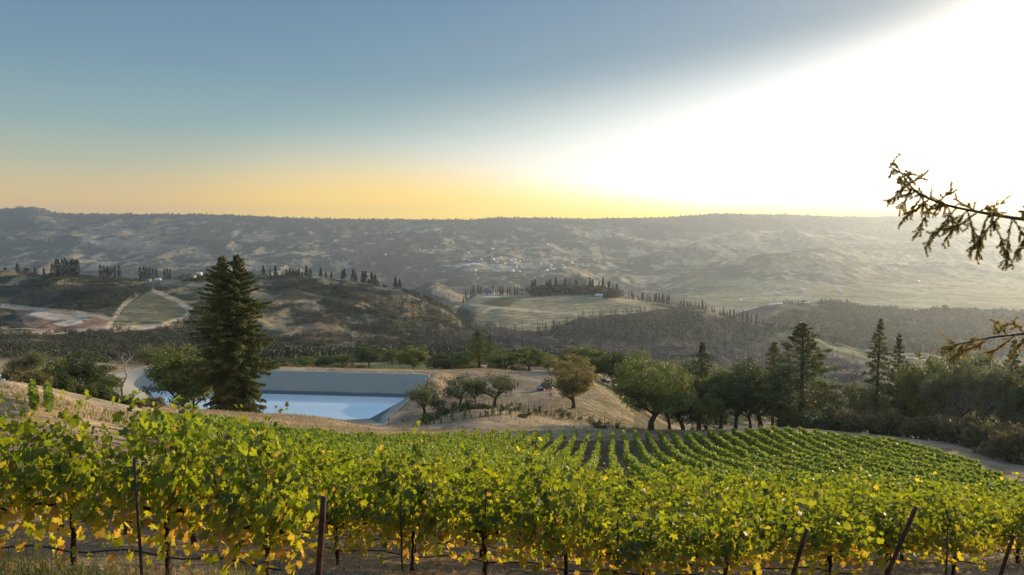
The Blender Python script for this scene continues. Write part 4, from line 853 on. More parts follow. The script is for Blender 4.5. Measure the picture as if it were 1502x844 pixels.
for i, (px, py, w_, h_, kd) in enumerate([(1236, 628, 46, 30, 'dark'), (1262, 630, 44, 34, 'brush'), (1284, 634, 40, 36, 'green'), (1304, 638, 44, 38, 'brush'), (1328, 642, 44, 34, 'brush'), (1350, 644, 44, 32, 'brush'), (1372, 640, 44, 34, 'brush'), (1394, 642, 46, 36, 'brush'), (1416, 646, 50, 40, 'brush'),
        (1440, 652, 52, 42, 'brush'), (1464, 660, 54, 44, 'brush'), (1488, 670, 56, 46, 'brush'), (1512, 680, 60, 50, 'brush'), (1206, 625, 44, 24, 'dark'), (1180, 624, 40, 18, 'green'), (1160, 622, 36, 20, 'green')]):
    shrub(kd, px, py, w_*1.25, h_, 'brown brush shrub along the far side of the dirt road at right' if kd == 'brush' else 'dark green shrub at the foot of the pines by the field edge', 'brush along the right road' if kd == 'brush' else 'shrubs by the field edge', Y=float(np.interp(px, [1150, 1300, 1400, 1500], [125, 116, 103, 85])))
for px, py, w_, h_, kd, lab in [(628, 618, 34, 14, 'dark', 'dark brush at the foot of the upright tree by the reservoir'), (652, 608, 34, 14, 'dark', 'dark low brush between the small oaks'), (682, 602, 40, 14, 'dark', 'dark brush under the open crowned oak'), (705, 600, 30, 10, 'green', 'green low brush left of the leaning oak'),
        (1052, 622, 30, 26, 'green', 'yellow green shrub between the dark oaks at the field edge'), (880, 628, 30, 7, 'green', 'low green shrub on the striped young slope'), (768, 612, 24, 6, 'green', 'bright low shrub among the knoll stakes')]:
    shrub(kd, px, py, w_, h_, lab)
for i, px in enumerate(np.r_[np.arange(395, 530, 11), np.arange(640, 770, 12)]):
    shrub(['green', 'dark', 'brush'][i % 3], px, 545, 26, rng.uniform(9, 17), 'small bush on the slope just beyond the dam crest', 'bushes beyond the dam', Y=float(rng.uniform(222, 260)))

# ------------------------------------------------------------------ distant trees
def farcon(seed, n=240, leaf='farleaf'):
    rg = np.random.default_rng(seed); t = rg.random(n)**.8; r = (1-t)*.17*(.7+.5*rg.random(n))+.01; a = rg.random(n)*6.28; f = Geo(); P = np.c_[np.cos(a)*r, np.sin(a)*r, .08+.92*t]; f.leaves(P, rg.uniform(.04, .08, n), .6, np.array([0, 0, .8])); f.tube([(0, 0, -.1), (0, 0, .9)], [.02, .006], 4); return f.mesh('conifer_tree', M[leaf])
def farcyp(seed, n=260):
    rg = np.random.default_rng(seed); t = rg.random(n); r = .10*np.sin(np.clip(t*.95+.08, 0, 1)*math.pi)**.5*(.6+.5*rg.random(n)); a = rg.random(n)*6.28; f = Geo(); f.leaves(np.c_[np.cos(a)*r, np.sin(a)*r, t*.98], rg.uniform(.03, .06, n), .5, np.array([0, 0, .3])); return f.mesh('cypress_tree', M['farleaf'])
def farround(seed, n=170, leaf='farleaf'):
    rg = np.random.default_rng(seed); C = np.c_[rg.normal(0, .19, (9, 2)), rg.uniform(.35, .75, 9)]; k = rg.integers(0, 9, n); d = rg.normal(size=(n, 3)); d /= np.linalg.norm(d, axis=1)[:, None]; f = Geo(); f.leaves(C[k]+d*rg.uniform(.1, .24, (n, 1)), rg.uniform(.05, .1, n), .7, d); f.tube([(0, 0, -.1), (0, 0, .5)], [.03, .02], 4); return f.mesh('oak_tree', M[leaf])
def fardead(seed):
    rg = np.random.default_rng(seed); g = Geo(); g.tube([(0, 0, -.1), (rg.normal(0, .01), 0, .5), (rg.normal(0, .02), 0, 1)], [.022, .015, .004], 4)
    for i in range(13):
        t = rg.uniform(.25, .95); a = rg.random()*6.28; l = (1-t)*.22+.04; g.tube([(0, 0, t), (math.cos(a)*l, math.sin(a)*l, t+l*rg.uniform(-.1, .6))], [.007, .003], 3)
    return g.mesh('dead_tree', M['burnt'])
FC = [farcon(i) for i in range(4)]; FY = [farcyp(i+10) for i in range(3)]; FR = [farround(i+20) for i in range(4)]; FD = [fardead(i+30) for i in range(5)]
def fartree(me, px, ytop, Y, wf, label, cat, group, minh=4.):
    X = aof(px, ytop)*Y; zg = h1(X, Y); hh = max(zat(px, ytop, Y)-zg, minh); o = link(me.name.split('.')[0], me, None, (X, Y, zg)); o.scale = (hh*wf, hh*wf, hh); o.rotation_euler = (0, 0, rng.random()*6.28)
    return tag(o, label, cat, group)
def crest(px, y0, y1):                                       # the distance where the land stands highest in the view column
    Ys = np.linspace(y0, y1, 120); X = aof(px)*Ys; _, py = proj(X, Ys, H(X, Ys)); i = int(np.argmin(py)); return Ys[i], py[i]
for xs, tops, lab in (([76, 82, 85, 91, 95, 98, 103, 106, 110, 113], [386, 379, 380, 380, 378, 382, 381, 379, 381, 380], 'tall dark cypress in the densest cluster on the left hilltop'),
        ([147, 152, 157, 168, 174], [388, 389, 390, 391, 389], 'dark cypress in the middle cluster on the left hilltop'), ([205, 210, 214, 219, 224, 229, 241, 245, 249], [391, 391, 392, 393, 394, 395, 394, 393, 394], 'dark cypress near the small hilltop houses')):
    for x, t in zip(xs, tops): Yc, pc = crest(x, 700, 1000); fartree(FY[x % 3], x, min(t, pc-12), Yc, 1.1, lab, 'cypress', 'cypresses on the left hilltop')
for x, t, k, lab in ((25, 386, 1, 'pointed dark conifer at the left end of the left hilltop'), (51, 392, 0, 'small pointed conifer left of the cypress cluster'), (64, 394, 0, 'pale small conifer just left of the cypress cluster'), (160, 391, 2, 'rounded tree beside the middle cypresses')):
    Yc, pc = crest(x, 700, 1000); fartree((FC if k < 2 else FR)[k], x, min(t, pc-6), Yc, 1.1, lab, 'tree', 'trees on the left hilltop')
for i, (x, t) in enumerate([(386, 404), (396, 399), (404, 402), (420, 401), (425, 398), (430, 397), (434, 399), (438, 397), (443, 401), (449, 404), (455, 406), (470, 418), (478, 416), (486, 415), (502, 413), (505, 418), (518, 424), (522, 425), (532, 416), (536, 415), (541, 414), (545, 416), (550, 411), (554, 416), (580, 416), (586, 419)]):
    Yc, pc = crest(x, 780, 960); fartree(FC[i % 4], x, min(t, pc-rng.uniform(8, 19)), Yc, 1.15, 'pointed conifer along the crest right of the redwood', 'conifer', 'conifers along the crest right of the redwood')
for i, (x, t) in enumerate([(565, 421), (594, 422), (602, 423), (612, 428), (624, 431), (634, 433), (8, 398), (38, 398), (75, 402)]):
    Yc, pc = crest(x, 780, 960); fartree(FR[i % 4], x, min(t, pc-7), Yc, 1.4, 'rounded tree on the crest of the left hills', 'tree', 'rounded trees on the left crest')
for i, x in enumerate(np.arange(676, 768, 3.6)):
    Yc, pc = crest(x, 1100, 1330); fartree(FC[i % 4] if i % 3 else FD[i % 5], x, pc-rng.uniform(7, 16), Yc+15, .7, 'thin conifer in the line behind the terraced vineyard hill', 'conifer', 'conifers behind the terraced hill')
for i in range(115):
    x = rng.uniform(780, 906); Yc, pc = crest(x, 1100, 1330); Y = Yc-rng.uniform(-25, 45); con = rng.random() < .32
    fartree(FC[i % 4] if con else FR[i % 4], x, pc-rng.uniform(14, 26) if con else pc-rng.uniform(9, 15), Y, .8 if con else 1.75, 'dark tree in the grove on top of the terraced vineyard hill', 'tree', 'grove on the terraced hill')
for i, x in enumerate(np.arange(912, 1140, 3.)):
    Yc, pc = crest(x, 950, 1330); con = rng.random() < .8; fartree(FC[i % 4] if con else FD[i % 5], x+rng.normal(0, 1), pc-rng.uniform(5, 15), Yc+rng.uniform(-20, 30), .85, 'pointed conifer on the wooded ridge running down to the right', 'conifer', 'conifers on the descending wooded ridge')
for i, x in enumerate(np.r_[np.arange(1150, 1502, 4.2), rng.uniform(1205, 1262, 14)]):
    Yc, pc = crest(x, 1400, 1900); knob = 1205 < x < 1262; fartree(FR[i % 4] if rng.random() < .6 else FC[i % 4], x, pc-rng.uniform(3, 7)-6*knob*rng.random(), Yc+rng.uniform(-30, 10), 1.2, 'tree on the skyline of the hazy right hand ridge', 'tree', 'trees on the right hand ridge')

def scatter(poly, n, y0, y1, rg):                            # ground points whose place in the photograph falls in the outline
    xs = [p[0] for p in poly]; a0, a1 = aof(min(xs)), aof(max(xs)); res = np.zeros((0, 3))
    while len(res) < n:
        Y = np.sqrt(rg.uniform(y0**2, y1**2, n*3)); X = rg.uniform(a0, a1, n*3)*Y; Z = H(X, Y); px, py = proj(X, Y, Z); res = np.concatenate([res, np.c_[X, Y, Z][inpoly(px, py, poly)]])
        if len(res) == 0 and rg.random() < .05: break
    return res[:n]
BURN = [(600, 500), (690, 478), (800, 490), (850, 470), (930, 462), (1000, 452), (1140, 490), (1260, 532), (1260, 570), (900, 550), (640, 530)]
rg = np.random.default_rng(99)
for i, p in enumerate(scatter(BURN, 270, 420, 1000, rg)[::2]):
    o = link('dead_tree', FD[i % 5], None, p); h_ = rg.uniform(10, 20); o.scale = (h_*1.2, h_*1.2, h_); o.rotation_euler = (0, 0, rg.random()*6)
    tag(o, 'grey burnt standing tree trunk in the dead wood below the terraced hill', 'dead tree', 'burnt trees below the terraced hill')
def crowd(name, pts, hts, maker, mat):
    g = Geo(); maker(g, pts, hts); o = g.obj(name, M[mat]); o['kind'] = 'stuff'; return o
def mk_clump(nl, wf, hf0, sz):
    def f(g, p, h):
        m_ = len(p); k = np.repeat(np.arange(m_), nl); d = rg.normal(size=(m_*nl, 3)); d /= np.linalg.norm(d, axis=1)[:, None]; d *= rg.random((m_*nl, 1))**.4
        P = p[k]+np.c_[d[:, :2]*(h[k]*wf)[:, None], h[k]*(hf0+(1-hf0)*.5*(1+d[:, 2]))]; g.leaves(P, h[k]*sz*rg.uniform(.7, 1.3, len(k)), .7, d*.7+[0, 0, .4])
    return f
def mk_cone(nl, wf, sz):
    def f(g, p, h):
        m_ = len(p); k = np.repeat(np.arange(m_), nl); t = rg.random(m_*nl); a = rg.random(m_*nl)*6.28; r = (1-t)*wf*h[k]*rg.uniform(.5, 1.1, m_*nl); g.leaves(p[k]+np.c_[np.cos(a)*r, np.sin(a)*r, h[k]*t], h[k]*sz*rg.uniform(.7, 1.2, m_*nl)*(1.15-t*.7), .6, np.array([0, 0, .7]))
    return f
def mk_snag(g, p, h):
    for q, hh in zip(p, h):
        x = rg.normal(0, .03)*hh; g.tube([q-[0, 0, 1], q+[x*.5, 0, hh*.5], q+[x, 0, hh]], [hh*.017, hh*.012, hh*.003], 3)
    k = np.repeat(np.arange(len(p)), 10); t = rg.uniform(.2, .98, len(k)); a = rg.random(len(k))*6.28; r = (1-t)*.14*h[k]+.2; g.leaves(p[k]+np.c_[np.cos(a)*r, np.sin(a)*r, h[k]*t], h[k]*.045, .25)
pts = scatter(BURN, 700, 450, 1250, rg); crowd('burnt_woodland', pts, rg.uniform(8, 17, len(pts)), mk_snag, 'burnt')
pts = scatter(BURN, 2600, 420, 1250, rg); crowd('burnt_woodland', pts, rg.uniform(5, 13, len(pts)), mk_cone(30, .24, .06), 'burntleaf')
def mask_scatter(poly, n, y0, y1, thr, sc=70, seed=51):
    p = scatter(poly, n*2, y0, y1, rg); v = fbm(p[:, 0]/sc, p[:, 1]/sc, 4, seed); return p[v < thr][:n]
LH = [(-60, 395), (300, 400), (440, 408), (560, 425), (690, 450), (720, 500), (600, 535), (380, 540), (240, 545), (-60, 545)]
pts = mask_scatter(LH, 8000, 280, 960, .545); pxx, pyy = proj(pts[:, 0], pts[:, 1], pts[:, 2])
keepm = ~inpoly(pxx, pyy, [(160, 484), (180, 446), (222, 423), (268, 442), (284, 456), (272, 470), (235, 482)]) & ~inpoly(pxx, pyy, [(0, 446), (60, 452), (165, 462), (165, 486), (20, 490), (0, 492)]) & ~inpoly(pxx, pyy, [(500, 548), (520, 534), (600, 530), (650, 540), (655, 548)])
pts = pts[keepm]; crowd('chaparral', pts, rg.uniform(1.6, 4.6, len(pts)), mk_clump(56, .75, 0., .105), 'scrub')
pts = scatter(LH, 2600, 330, 960, rg); pxx, pyy = proj(pts[:, 0], pts[:, 1], pts[:, 2]); pts = pts[~inpoly(pxx, pyy, [(160, 484), (180, 446), (222, 423), (268, 442), (284, 456), (272, 470), (235, 482)]) & ~inpoly(pxx, pyy, [(0, 446), (60, 452), (165, 462), (165, 486), (20, 490), (0, 492)]) & ~inpoly(pxx, pyy, [(500, 548), (520, 534), (600, 530), (650, 540), (655, 548)])]; crowd('chaparral', pts, rg.uniform(1.2, 3.2, len(pts)), mk_clump(36, .75, 0., .12), 'scrub')
pts = scatter([(540, 440), (620, 442), (690, 478), (700, 500), (620, 505), (560, 490)], 420, 560, 1100, rg); crowd('woodland', pts, rg.uniform(8, 17, len(pts)), mk_cone(34, .22, .075), 'farleaf')
pts = scatter([(780, 500), (830, 472), (900, 462), (1000, 452), (1140, 490), (1100, 510), (980, 500), (860, 500)], 900, 800, 1300, rg); crowd('woodland', pts, rg.uniform(9, 19, len(pts)), mk_cone(26, .2, .08), 'farleaf')
pts = scatter([(1090, 500), (1150, 460), (1240, 446), (1380, 446), (1520, 462), (1520, 560), (1300, 560), (1200, 520)], 2600, 1050, 1850, rg); crowd('woodland', pts, rg.uniform(6, 13, len(pts)), mk_clump(60, .6, .1, .12), 'farleaf')
pts = scatter([(930, 540), (1250, 530), (1520, 560), (1520, 640), (930, 620)], 700, 170, 480, rg); crowd('woodland', pts, rg.uniform(3, 9, len(pts)), mk_clump(60, .5, .05, .1), 'grey_oak')
pts = scatter([(380, 520), (700, 512), (930, 508), (930, 548), (380, 546)], 420, 330, 560, rg); crowd('woodland', pts, rg.uniform(3, 8, len(pts)), mk_clump(50, .6, .05, .12), 'farleaf')
# tree fringe of the far skyline and dark groves on the valley side
nn = 1500; a = rg.uniform(-.8, .8, nn); Y = rg.uniform(5900, 6300, nn); pts = np.c_[a*Y, Y, H(a*Y, Y)]; crowd('woodland', pts, rg.uniform(4, 14, nn), mk_clump(9, .7, 0., .5), 'farleaf')
nn = 3600; a = rg.uniform(-.8, .8, nn); Y = rg.uniform(2300, 5600, nn); pts = np.c_[a*Y, Y, H(a*Y, Y)]; v = fbm(pts[:, 0]/300, pts[:, 1]/300, 4, 77); pts = pts[(v < .44) & (a < .12)]; crowd('woodland', pts, rg.uniform(6, 12, len(pts)), mk_clump(8, .9, 0., .4), 'farleaf')

# dry tufts over the open ground of the middle distance
def tufts(n, X, Y, hmin, hmax, wd):
    Z = H(X, Y); hh = rg.uniform(hmin, hmax, n); an = rg.uniform(0, 6.28, n); ln = rg.uniform(.1, .8, n)
    d = np.c_[np.cos(an)*ln, np.sin(an)*ln, np.sqrt(1-ln**2)]; b = np.c_[-np.sin(an), np.cos(an), np.zeros(n)]*wd; P = np.c_[X, Y, Z]; t = P+d*hh[:, None]
    return np.stack([P-b, P+b, t+b*.5, t-b*.5], 1).reshape(-1, 3), np.arange(n*4).reshape(n, 4)
n = 110000; Y = np.sqrt(rg.uniform(44**2, 205**2, n)); X = rg.uniform(-.8, .3, n)*Y; px, py = proj(X, Y, H(X, Y)); v = fbm(X/6, Y/6, 3, 88)
ok = (Y > yend(px)+1.5) & (pond_sdf(X, Y) > BANK_W+1.2) & (v > rg.uniform(.3, .62, n)) & ((rg.random(n) < .2) | ~inpoly(px, py, [(560, 552), (640, 546), (800, 543), (800, 560), (815, 600), (760, 604), (620, 615), (545, 628), (560, 600)])) & (distline(px, py, [(0, 553), (80, 572), (150, 592), (215, 600)]) > 9); X, Y = X[ok], Y[ok]
v_, f_ = tufts(len(X), X, Y, .12, .42, .05); o = link('dry_grass', mesh_np('dry_grass', v_, f_, M['straw'])); o['kind'] = 'stuff'

# ------------------------------------------------------------------ buildings
def house_parts(L, W, Hh, rh, wm, rm, nwin=3):
    wall = Geo(); wall.box((0, 0, Hh/2-.5), (L, W, Hh+1)); V = [(-L/2, -W/2, Hh), (L/2, -W/2, Hh), (L/2, W/2, Hh), (-L/2, W/2, Hh), (-L/2, 0, Hh+rh), (L/2, 0, Hh+rh)]
    wall.add(V, [[0, 4, 3, 3][:4]] and np.zeros((0, 4), int)); wl = wall.mesh('wall', wm)
    e = .5; rf = Geo(); t = .25
    for s in (-1, 1):
        q = [(-L/2-e, s*(W/2+e), Hh-.1), (L/2+e, s*(W/2+e), Hh-.1), (L/2+e, 0, Hh+rh), (-L/2-e, 0, Hh+rh)]; q = q + [(x, y, z-t) for x, y, z in q]
        rf.add(q, [[0, 1, 2, 3], [7, 6, 5, 4], [0, 4, 5, 1], [1, 5, 6, 2], [3, 7, 4, 0]])
    for s in (-1, 1):
        rf.add([(s*L/2, -W/2, Hh-.02), (s*L/2, W/2, Hh-.02), (s*L/2, 0, Hh+rh-.1), (s*L/2, 0, Hh+rh-.1)], [[0, 1, 2, 3]])
    wins = []
    for i in range(nwin):
        q = Geo(); q.box((-L/2+(i+.5)*L/nwin, -W/2-.04, Hh*.55), (L/nwin*.45, .1, Hh*.42)); wins.append(q.mesh('window', M['glass']))
    return wl, rf.mesh('roof', rm), wins
HP = {'cream': house_parts(16, 9, 4, 1.6, M['cream'], M['roof'], 4), 'gable': house_parts(15, 10, 4, 4.2, M['white'], M['roof'], 3), 'white': house_parts(13, 9, 5, 2, M['white'], M['metalroof'], 3), 'long': house_parts(46, 20, 7, 2.2, M['white'], M['metalroof'], 6)}
def building(kind, name, px, py, y0, y1, s, rz, label, cat, group=None, parts=True, Y=None):
    if Y: X = aof(px, py)*Y; Z = h1(X, Y)
    else: X, Y, Z = hit(px, py, y0, y1)
    r = empty(name, (X, Y, Z+.3), rz); r.scale = (s, s, s); wl, rf, wi = HP[kind]; link('wall', wl, r); link('roof', rf, r)
    if parts:
        for w_ in wi: link('window', w_, r)
    return tag(r, label, cat, group)
for px, py, s, kd, lab in ((277, 410, .95, 'cream', 'low cream house with a flat dark roof on the left hilltop'), (215, 409, .55, 'cream', 'small cream house beside the hilltop cypresses'), (232, 411, .5, 'white', 'small white house just left of the low cream hilltop house'), (292, 408, .5, 'white', 'white outbuilding right of the low cream hilltop house')):
    Yc, pc = crest(px, 760, 900); building(kd, 'house', px, py, 500, 1000, s, .1, lab, 'house', Y=Yc-18)
Yc, pc = crest(718, 1150, 1300); building('gable', 'house', 718, 432, 0, 0, 1.15, .3, 'steep roofed white house at the left end of the terraced hill', 'house', Y=Yc-10)
Yc, pc = crest(880, 1150, 1300); building('white', 'house', 879, 430, 0, 0, .95, -.2, 'white house half hidden in the grove on the terraced hill', 'house', Y=Yc-52)
for i, (px, py, s, rz, lab) in enumerate(((1103, 459, .9, .2, 'long white winery shed at the left end of the valley cluster'), (1120, 457, 1.1, .1, 'second long white shed of the valley cluster from the left'), (1134, 456, 1.0, .15, 'middle white shed of the valley cluster'), (1148, 454.5, 1.0, .1, 'white shed right of the middle of the valley cluster'), (1163, 453, 1.0, .2, 'bright white shed at the right end of the valley cluster'), (1112, 461.5, .6, .4, 'small white building in front of the leftmost valley shed'), (1140, 449, .8, .1, 'pale shed standing alone behind the valley cluster'), (1178, 446, .5, .3, 'small pale house in the valley fields right of the white sheds'), (1186, 452, .5, .3, 'small white house just right of the bright white sheds'))):
    X, Y, Z = hit(px, py, 2050, 3600); r = building('long', 'warehouse', px, py, 2050, 3600, s*1.4, rz, lab, 'building', 'white buildings in the valley')
for px, py, s, rz in ((683, 391, 1.0, .1), (691, 390, 1.3, 0), (697, 389.5, 1.1, .1), (702, 390, .8, .2), (655, 391, .7, .1), (668, 391.5, .6, .2)):
    building('long', 'white_building', px, py, 2400, 5200, s, rz, 'large white building in the town on the far valley side', 'building', 'large white town buildings')
twn = np.random.default_rng(5)
for i in range(95):
    if i < 62: px, py = 755+twn.normal(0, 62), 389+twn.normal(0, 5.5)
    elif i < 78: px, py = twn.uniform(560, 960), twn.uniform(340, 375)
    else: px, py = twn.uniform(1080, 1480), twn.uniform(385, 445)
    X, Y, Z = hit(px, py, 2300, 5600); r = link('house', HP['white'][0], None, (X, Y, Z)); s = twn.uniform(.7, 1.6); r.scale = (s, s, s); r.rotation_euler = (0, 0, twn.random()*3)
    tag(r, 'tiny white house among the trees on the far valley side', 'house', 'tiny houses on the far valley side'); rf = link('roof', HP['white'][1], r)

# ------------------------------------------------------------------ vehicles and the person on the dirt slope
def pickup(paint, px, py, y0, y1, rz, label, s=1.):
    X, Y, Z = hit(px, py, y0, y1); r = empty('utility_vehicle', (X, Y, Z+.02), rz); r.scale = (s, s, s)
    def extr(prof, w):
        n = len(prof); bm = [(x, -w/2, z) for x, z in prof]+[(x, w/2, z) for x, z in prof]; me = bpy.data.meshes.new('body')
        me.from_pydata(bm, [], [list(range(n))[::-1], list(range(n, 2*n))]+[[i, (i+1) % n, n+(i+1) % n, n+i] for i in range(n)]); return me
    b = extr([(-2.3, .45), (2.25, .45), (2.3, .95), (1.1, 1.08), (.7, 1.1), (-2.3, 1.05)], 1.75); b.materials.append(M[paint]); link('body', b, r)
    c = extr([(.95, 1.09), (.35, 1.68), (-.75, 1.72), (-.95, 1.07)], 1.5); c.materials.append(M[paint]); c.name = 'cab'; cab = link('cab', c, r)
    for nm, P in (('windscreen', [(.985, -.66, 1.14), (.985, .66, 1.14), (.43, .62, 1.63), (.43, -.62, 1.63)]), ('side_window', [(.62, -.765, 1.18), (-.75, -.765, 1.18), (-.66, -.765, 1.62), (.30, -.765, 1.60)]), ('side_window', [(.62, .765, 1.18), (-.75, .765, 1.18), (-.66, .765, 1.62), (.30, .765, 1.60)])):
        q = Geo(); q.add(P, [[0, 1, 2, 3]]); q.obj(nm, M['glass'], cab)
    for x in (-1.45, 1.45):
        for y in (-.82, .82):
            w_ = Geo(); th = np.linspace(0, 2*math.pi, 17); ring = np.c_[x+.36*np.cos(th), np.full(17, y), .36+.36*np.sin(th)]
            w_.tube(ring, .11, 6); wo_ = w_.obj('wheel', M['tyre'], r); h_ = Geo(); h_.tube([(x, y-.07, .36), (x, y+.07, .36)], [.27, .27], 12); h_.obj('rim', M['white'], wo_)
    hd = Geo(); hd.box((2.29, 0, .78), (.06, 1.5, .26)); hd.obj('grille', M['white'], r)
    for y in (-.7, .7): q = Geo(); q.box((2.31, y, .98), (.08, .3, .14)); q.obj('headlight', M['white'], r)
    return tag(r, label, 'vehicle')
pickup('dark', 800, 572, 120, 200, -2.35, 'dark utility vehicle with a pale front parked left of the tawny oak')
pickup('dark', 885, 551, 150, 240, .3, 'dark vehicle parked in shade under the oaks right of the tawny oak')
pickup('white', 5, 556, 45, 75, -.5, 'white vehicle on the tan road at the far left edge', .55)
def skinbody(name, verts, edges, radii, mat, parent=None, sub=1):
    me = bpy.data.meshes.new(name); me.from_pydata(verts, edges, []); o = link(name, me, parent)
    sm = o.modifiers.new('skin', 'SKIN'); sm.use_smooth_shade = True
    for i, r_ in enumerate(radii): me.skin_vertices[0].data[i].radius = (r_, r_) if np.isscalar(r_) else r_
    me.skin_vertices[0].data[0].use_root = True
    if sub: ss = o.modifiers.new('sub', 'SUBSURF'); ss.levels = sub; ss.render_levels = sub
    me.materials.append(M[mat]); return o
def add_skin(me): pass
def person(px, py, label):
    X, Y, Z = hit(px, py, 120, 200); r = empty('person', (X, Y, Z), .4)
    V = [(0, 0, .95), (0, 0, 1.15), (0, 0, 1.38), (0, 0, 1.50), (0, .01, 1.60), (0, .02, 1.72), (.19, 0, 1.40), (.26, .03, 1.13), (.25, -.10, .92), (.25, -.14, .84), (-.19, 0, 1.40), (-.27, .02, 1.13), (-.24, -.12, .93), (-.23, -.17, .86), (.10, 0, .86), (.11, -.03, .48), (.12, .02, .08), (.12, -.12, .04), (-.10, 0, .86), (-.12, .03, .48), (-.13, .06, .08), (-.13, -.08, .04)]
    E = [(0, 1), (1, 2), (2, 3), (3, 4), (4, 5), (2, 6), (6, 7), (7, 8), (8, 9), (2, 10), (10, 11), (11, 12), (12, 13), (0, 14), (14, 15), (15, 16), (16, 17), (0, 18), (18, 19), (19, 20), (20, 21)]
    Rr = [(.155, .11), (.145, .10), (.16, .105), .058, (.085, .10), (.075, .09), .062, .046, .034, .030, .062, .046, .034, .030, .095, .062, .044, .035, .095, .062, .044, .035]
    skinbody('body', V, E, Rr, 'skin', r, 2)
    skinbody('shirt', [(0, 0, .98), (0, 0, 1.15), (0, 0, 1.36), (.17, 0, 1.41), (.25, .03, 1.18), (-.17, 0, 1.41), (-.26, .02, 1.18)], [(0, 1), (1, 2), (2, 3), (3, 4), (2, 5), (5, 6)], [(.175, .13), (.17, .125), (.18, .125), .085, .066, .085, .066], 'shirt', r, 1)
    skinbody('trousers', [(0, 0, .97), (.10, 0, .84), (.11, -.03, .48), (.12, .02, .10), (-.10, 0, .84), (-.12, .03, .48), (-.13, .06, .10)], [(0, 1), (1, 2), (2, 3), (0, 4), (4, 5), (5, 6)], [(.165, .125), .11, .08, .068, .11, .08, .068], 'trousers', r, 1)
    skinbody('hair', [(0, .035, 1.70), (0, .05, 1.78)], [(0, 1)], [(.088, .095), .065], 'hair', r, 1)
    r.scale = (1.12,)*3; return tag(r, label, 'person')
person(808, 586, 'person in a pale shirt and light trousers standing beside the dark utility vehicle')
X, Y, Z = hit(902, 551, 150, 240); q = Geo(); q.box((0, 0, .75), (1.5, 1.1, 1.3), .3); q.box((0, 0, 1.46), (1.62, 1.22, .12), .3); q.box((.05, -.02, .1), (1.2, .9, .1), .3)
tag(q.obj('water_tank', M['white'], None, False, (X, Y, Z)), 'white boxy tank under the oak right of the shaded vehicle', 'tank')
X, Y, Z = hit(750, 612, 116, 150); sp = empty('sign', (X, Y, Z)); q = Geo(); q.tube([(0, 0, -.2), (0, 0, 1.9)], .04, 6); q.obj('sign_post', M['stake'], sp); q = Geo(); q.box((0, -.06, 1.75), (.55, .04, .35)); q.obj('sign_board', M['white'], sp); tag(sp, 'small blank white sign on a stake among the knoll vines', 'sign')
X, Y, Z = hit(827, 603, 120, 170); q = Geo(); q.tube([(0, 0, -.2), (0, 0, .8), (.02, 0, 1.1)], [.13, .12, .10], 8); q.box((.3, -.1, .2), (.45, .35, .4)); tag(q.obj('marker_post', M['white'], None, False, (X, Y, Z)), 'short white post at the foot of the tawny oak', 'post')
X, Y, Z = hit(592, 640, 116, 150); q = Geo(); q.tube([(0, 0, -.2), (0, 0, 1.7)], .035, 6); q.box((0, 0, 1.85), (.4, .3, .35)); tag(q.obj('nest_box', M['dark'], None, False, (X, Y, Z)), 'dark box on a thin pole on the grass right of the reservoir', 'nest box')
# rows of pale stakes in the green plot beyond the dam
ps = Geo(); ps.tube([(0, 0, -.1), (0, 0, .8), (0, 0, 1.6)], .07, 4); PSM = ps.mesh('vine_stake', M['deadwood'])
for row, (ya, yb) in enumerate(((539.5, 542.5), (536.5, 539))):
    for px in np.arange(520, 648, 4.2): X, Y, Z = hit(px, np.interp(px, [520, 648], [ya, yb]), 225, 420); tag(link('vine_stake', PSM, None, (X, Y, Z)), 'pale stake in a line across the green plot beyond the dam', 'stake', 'stakes of the green plot')

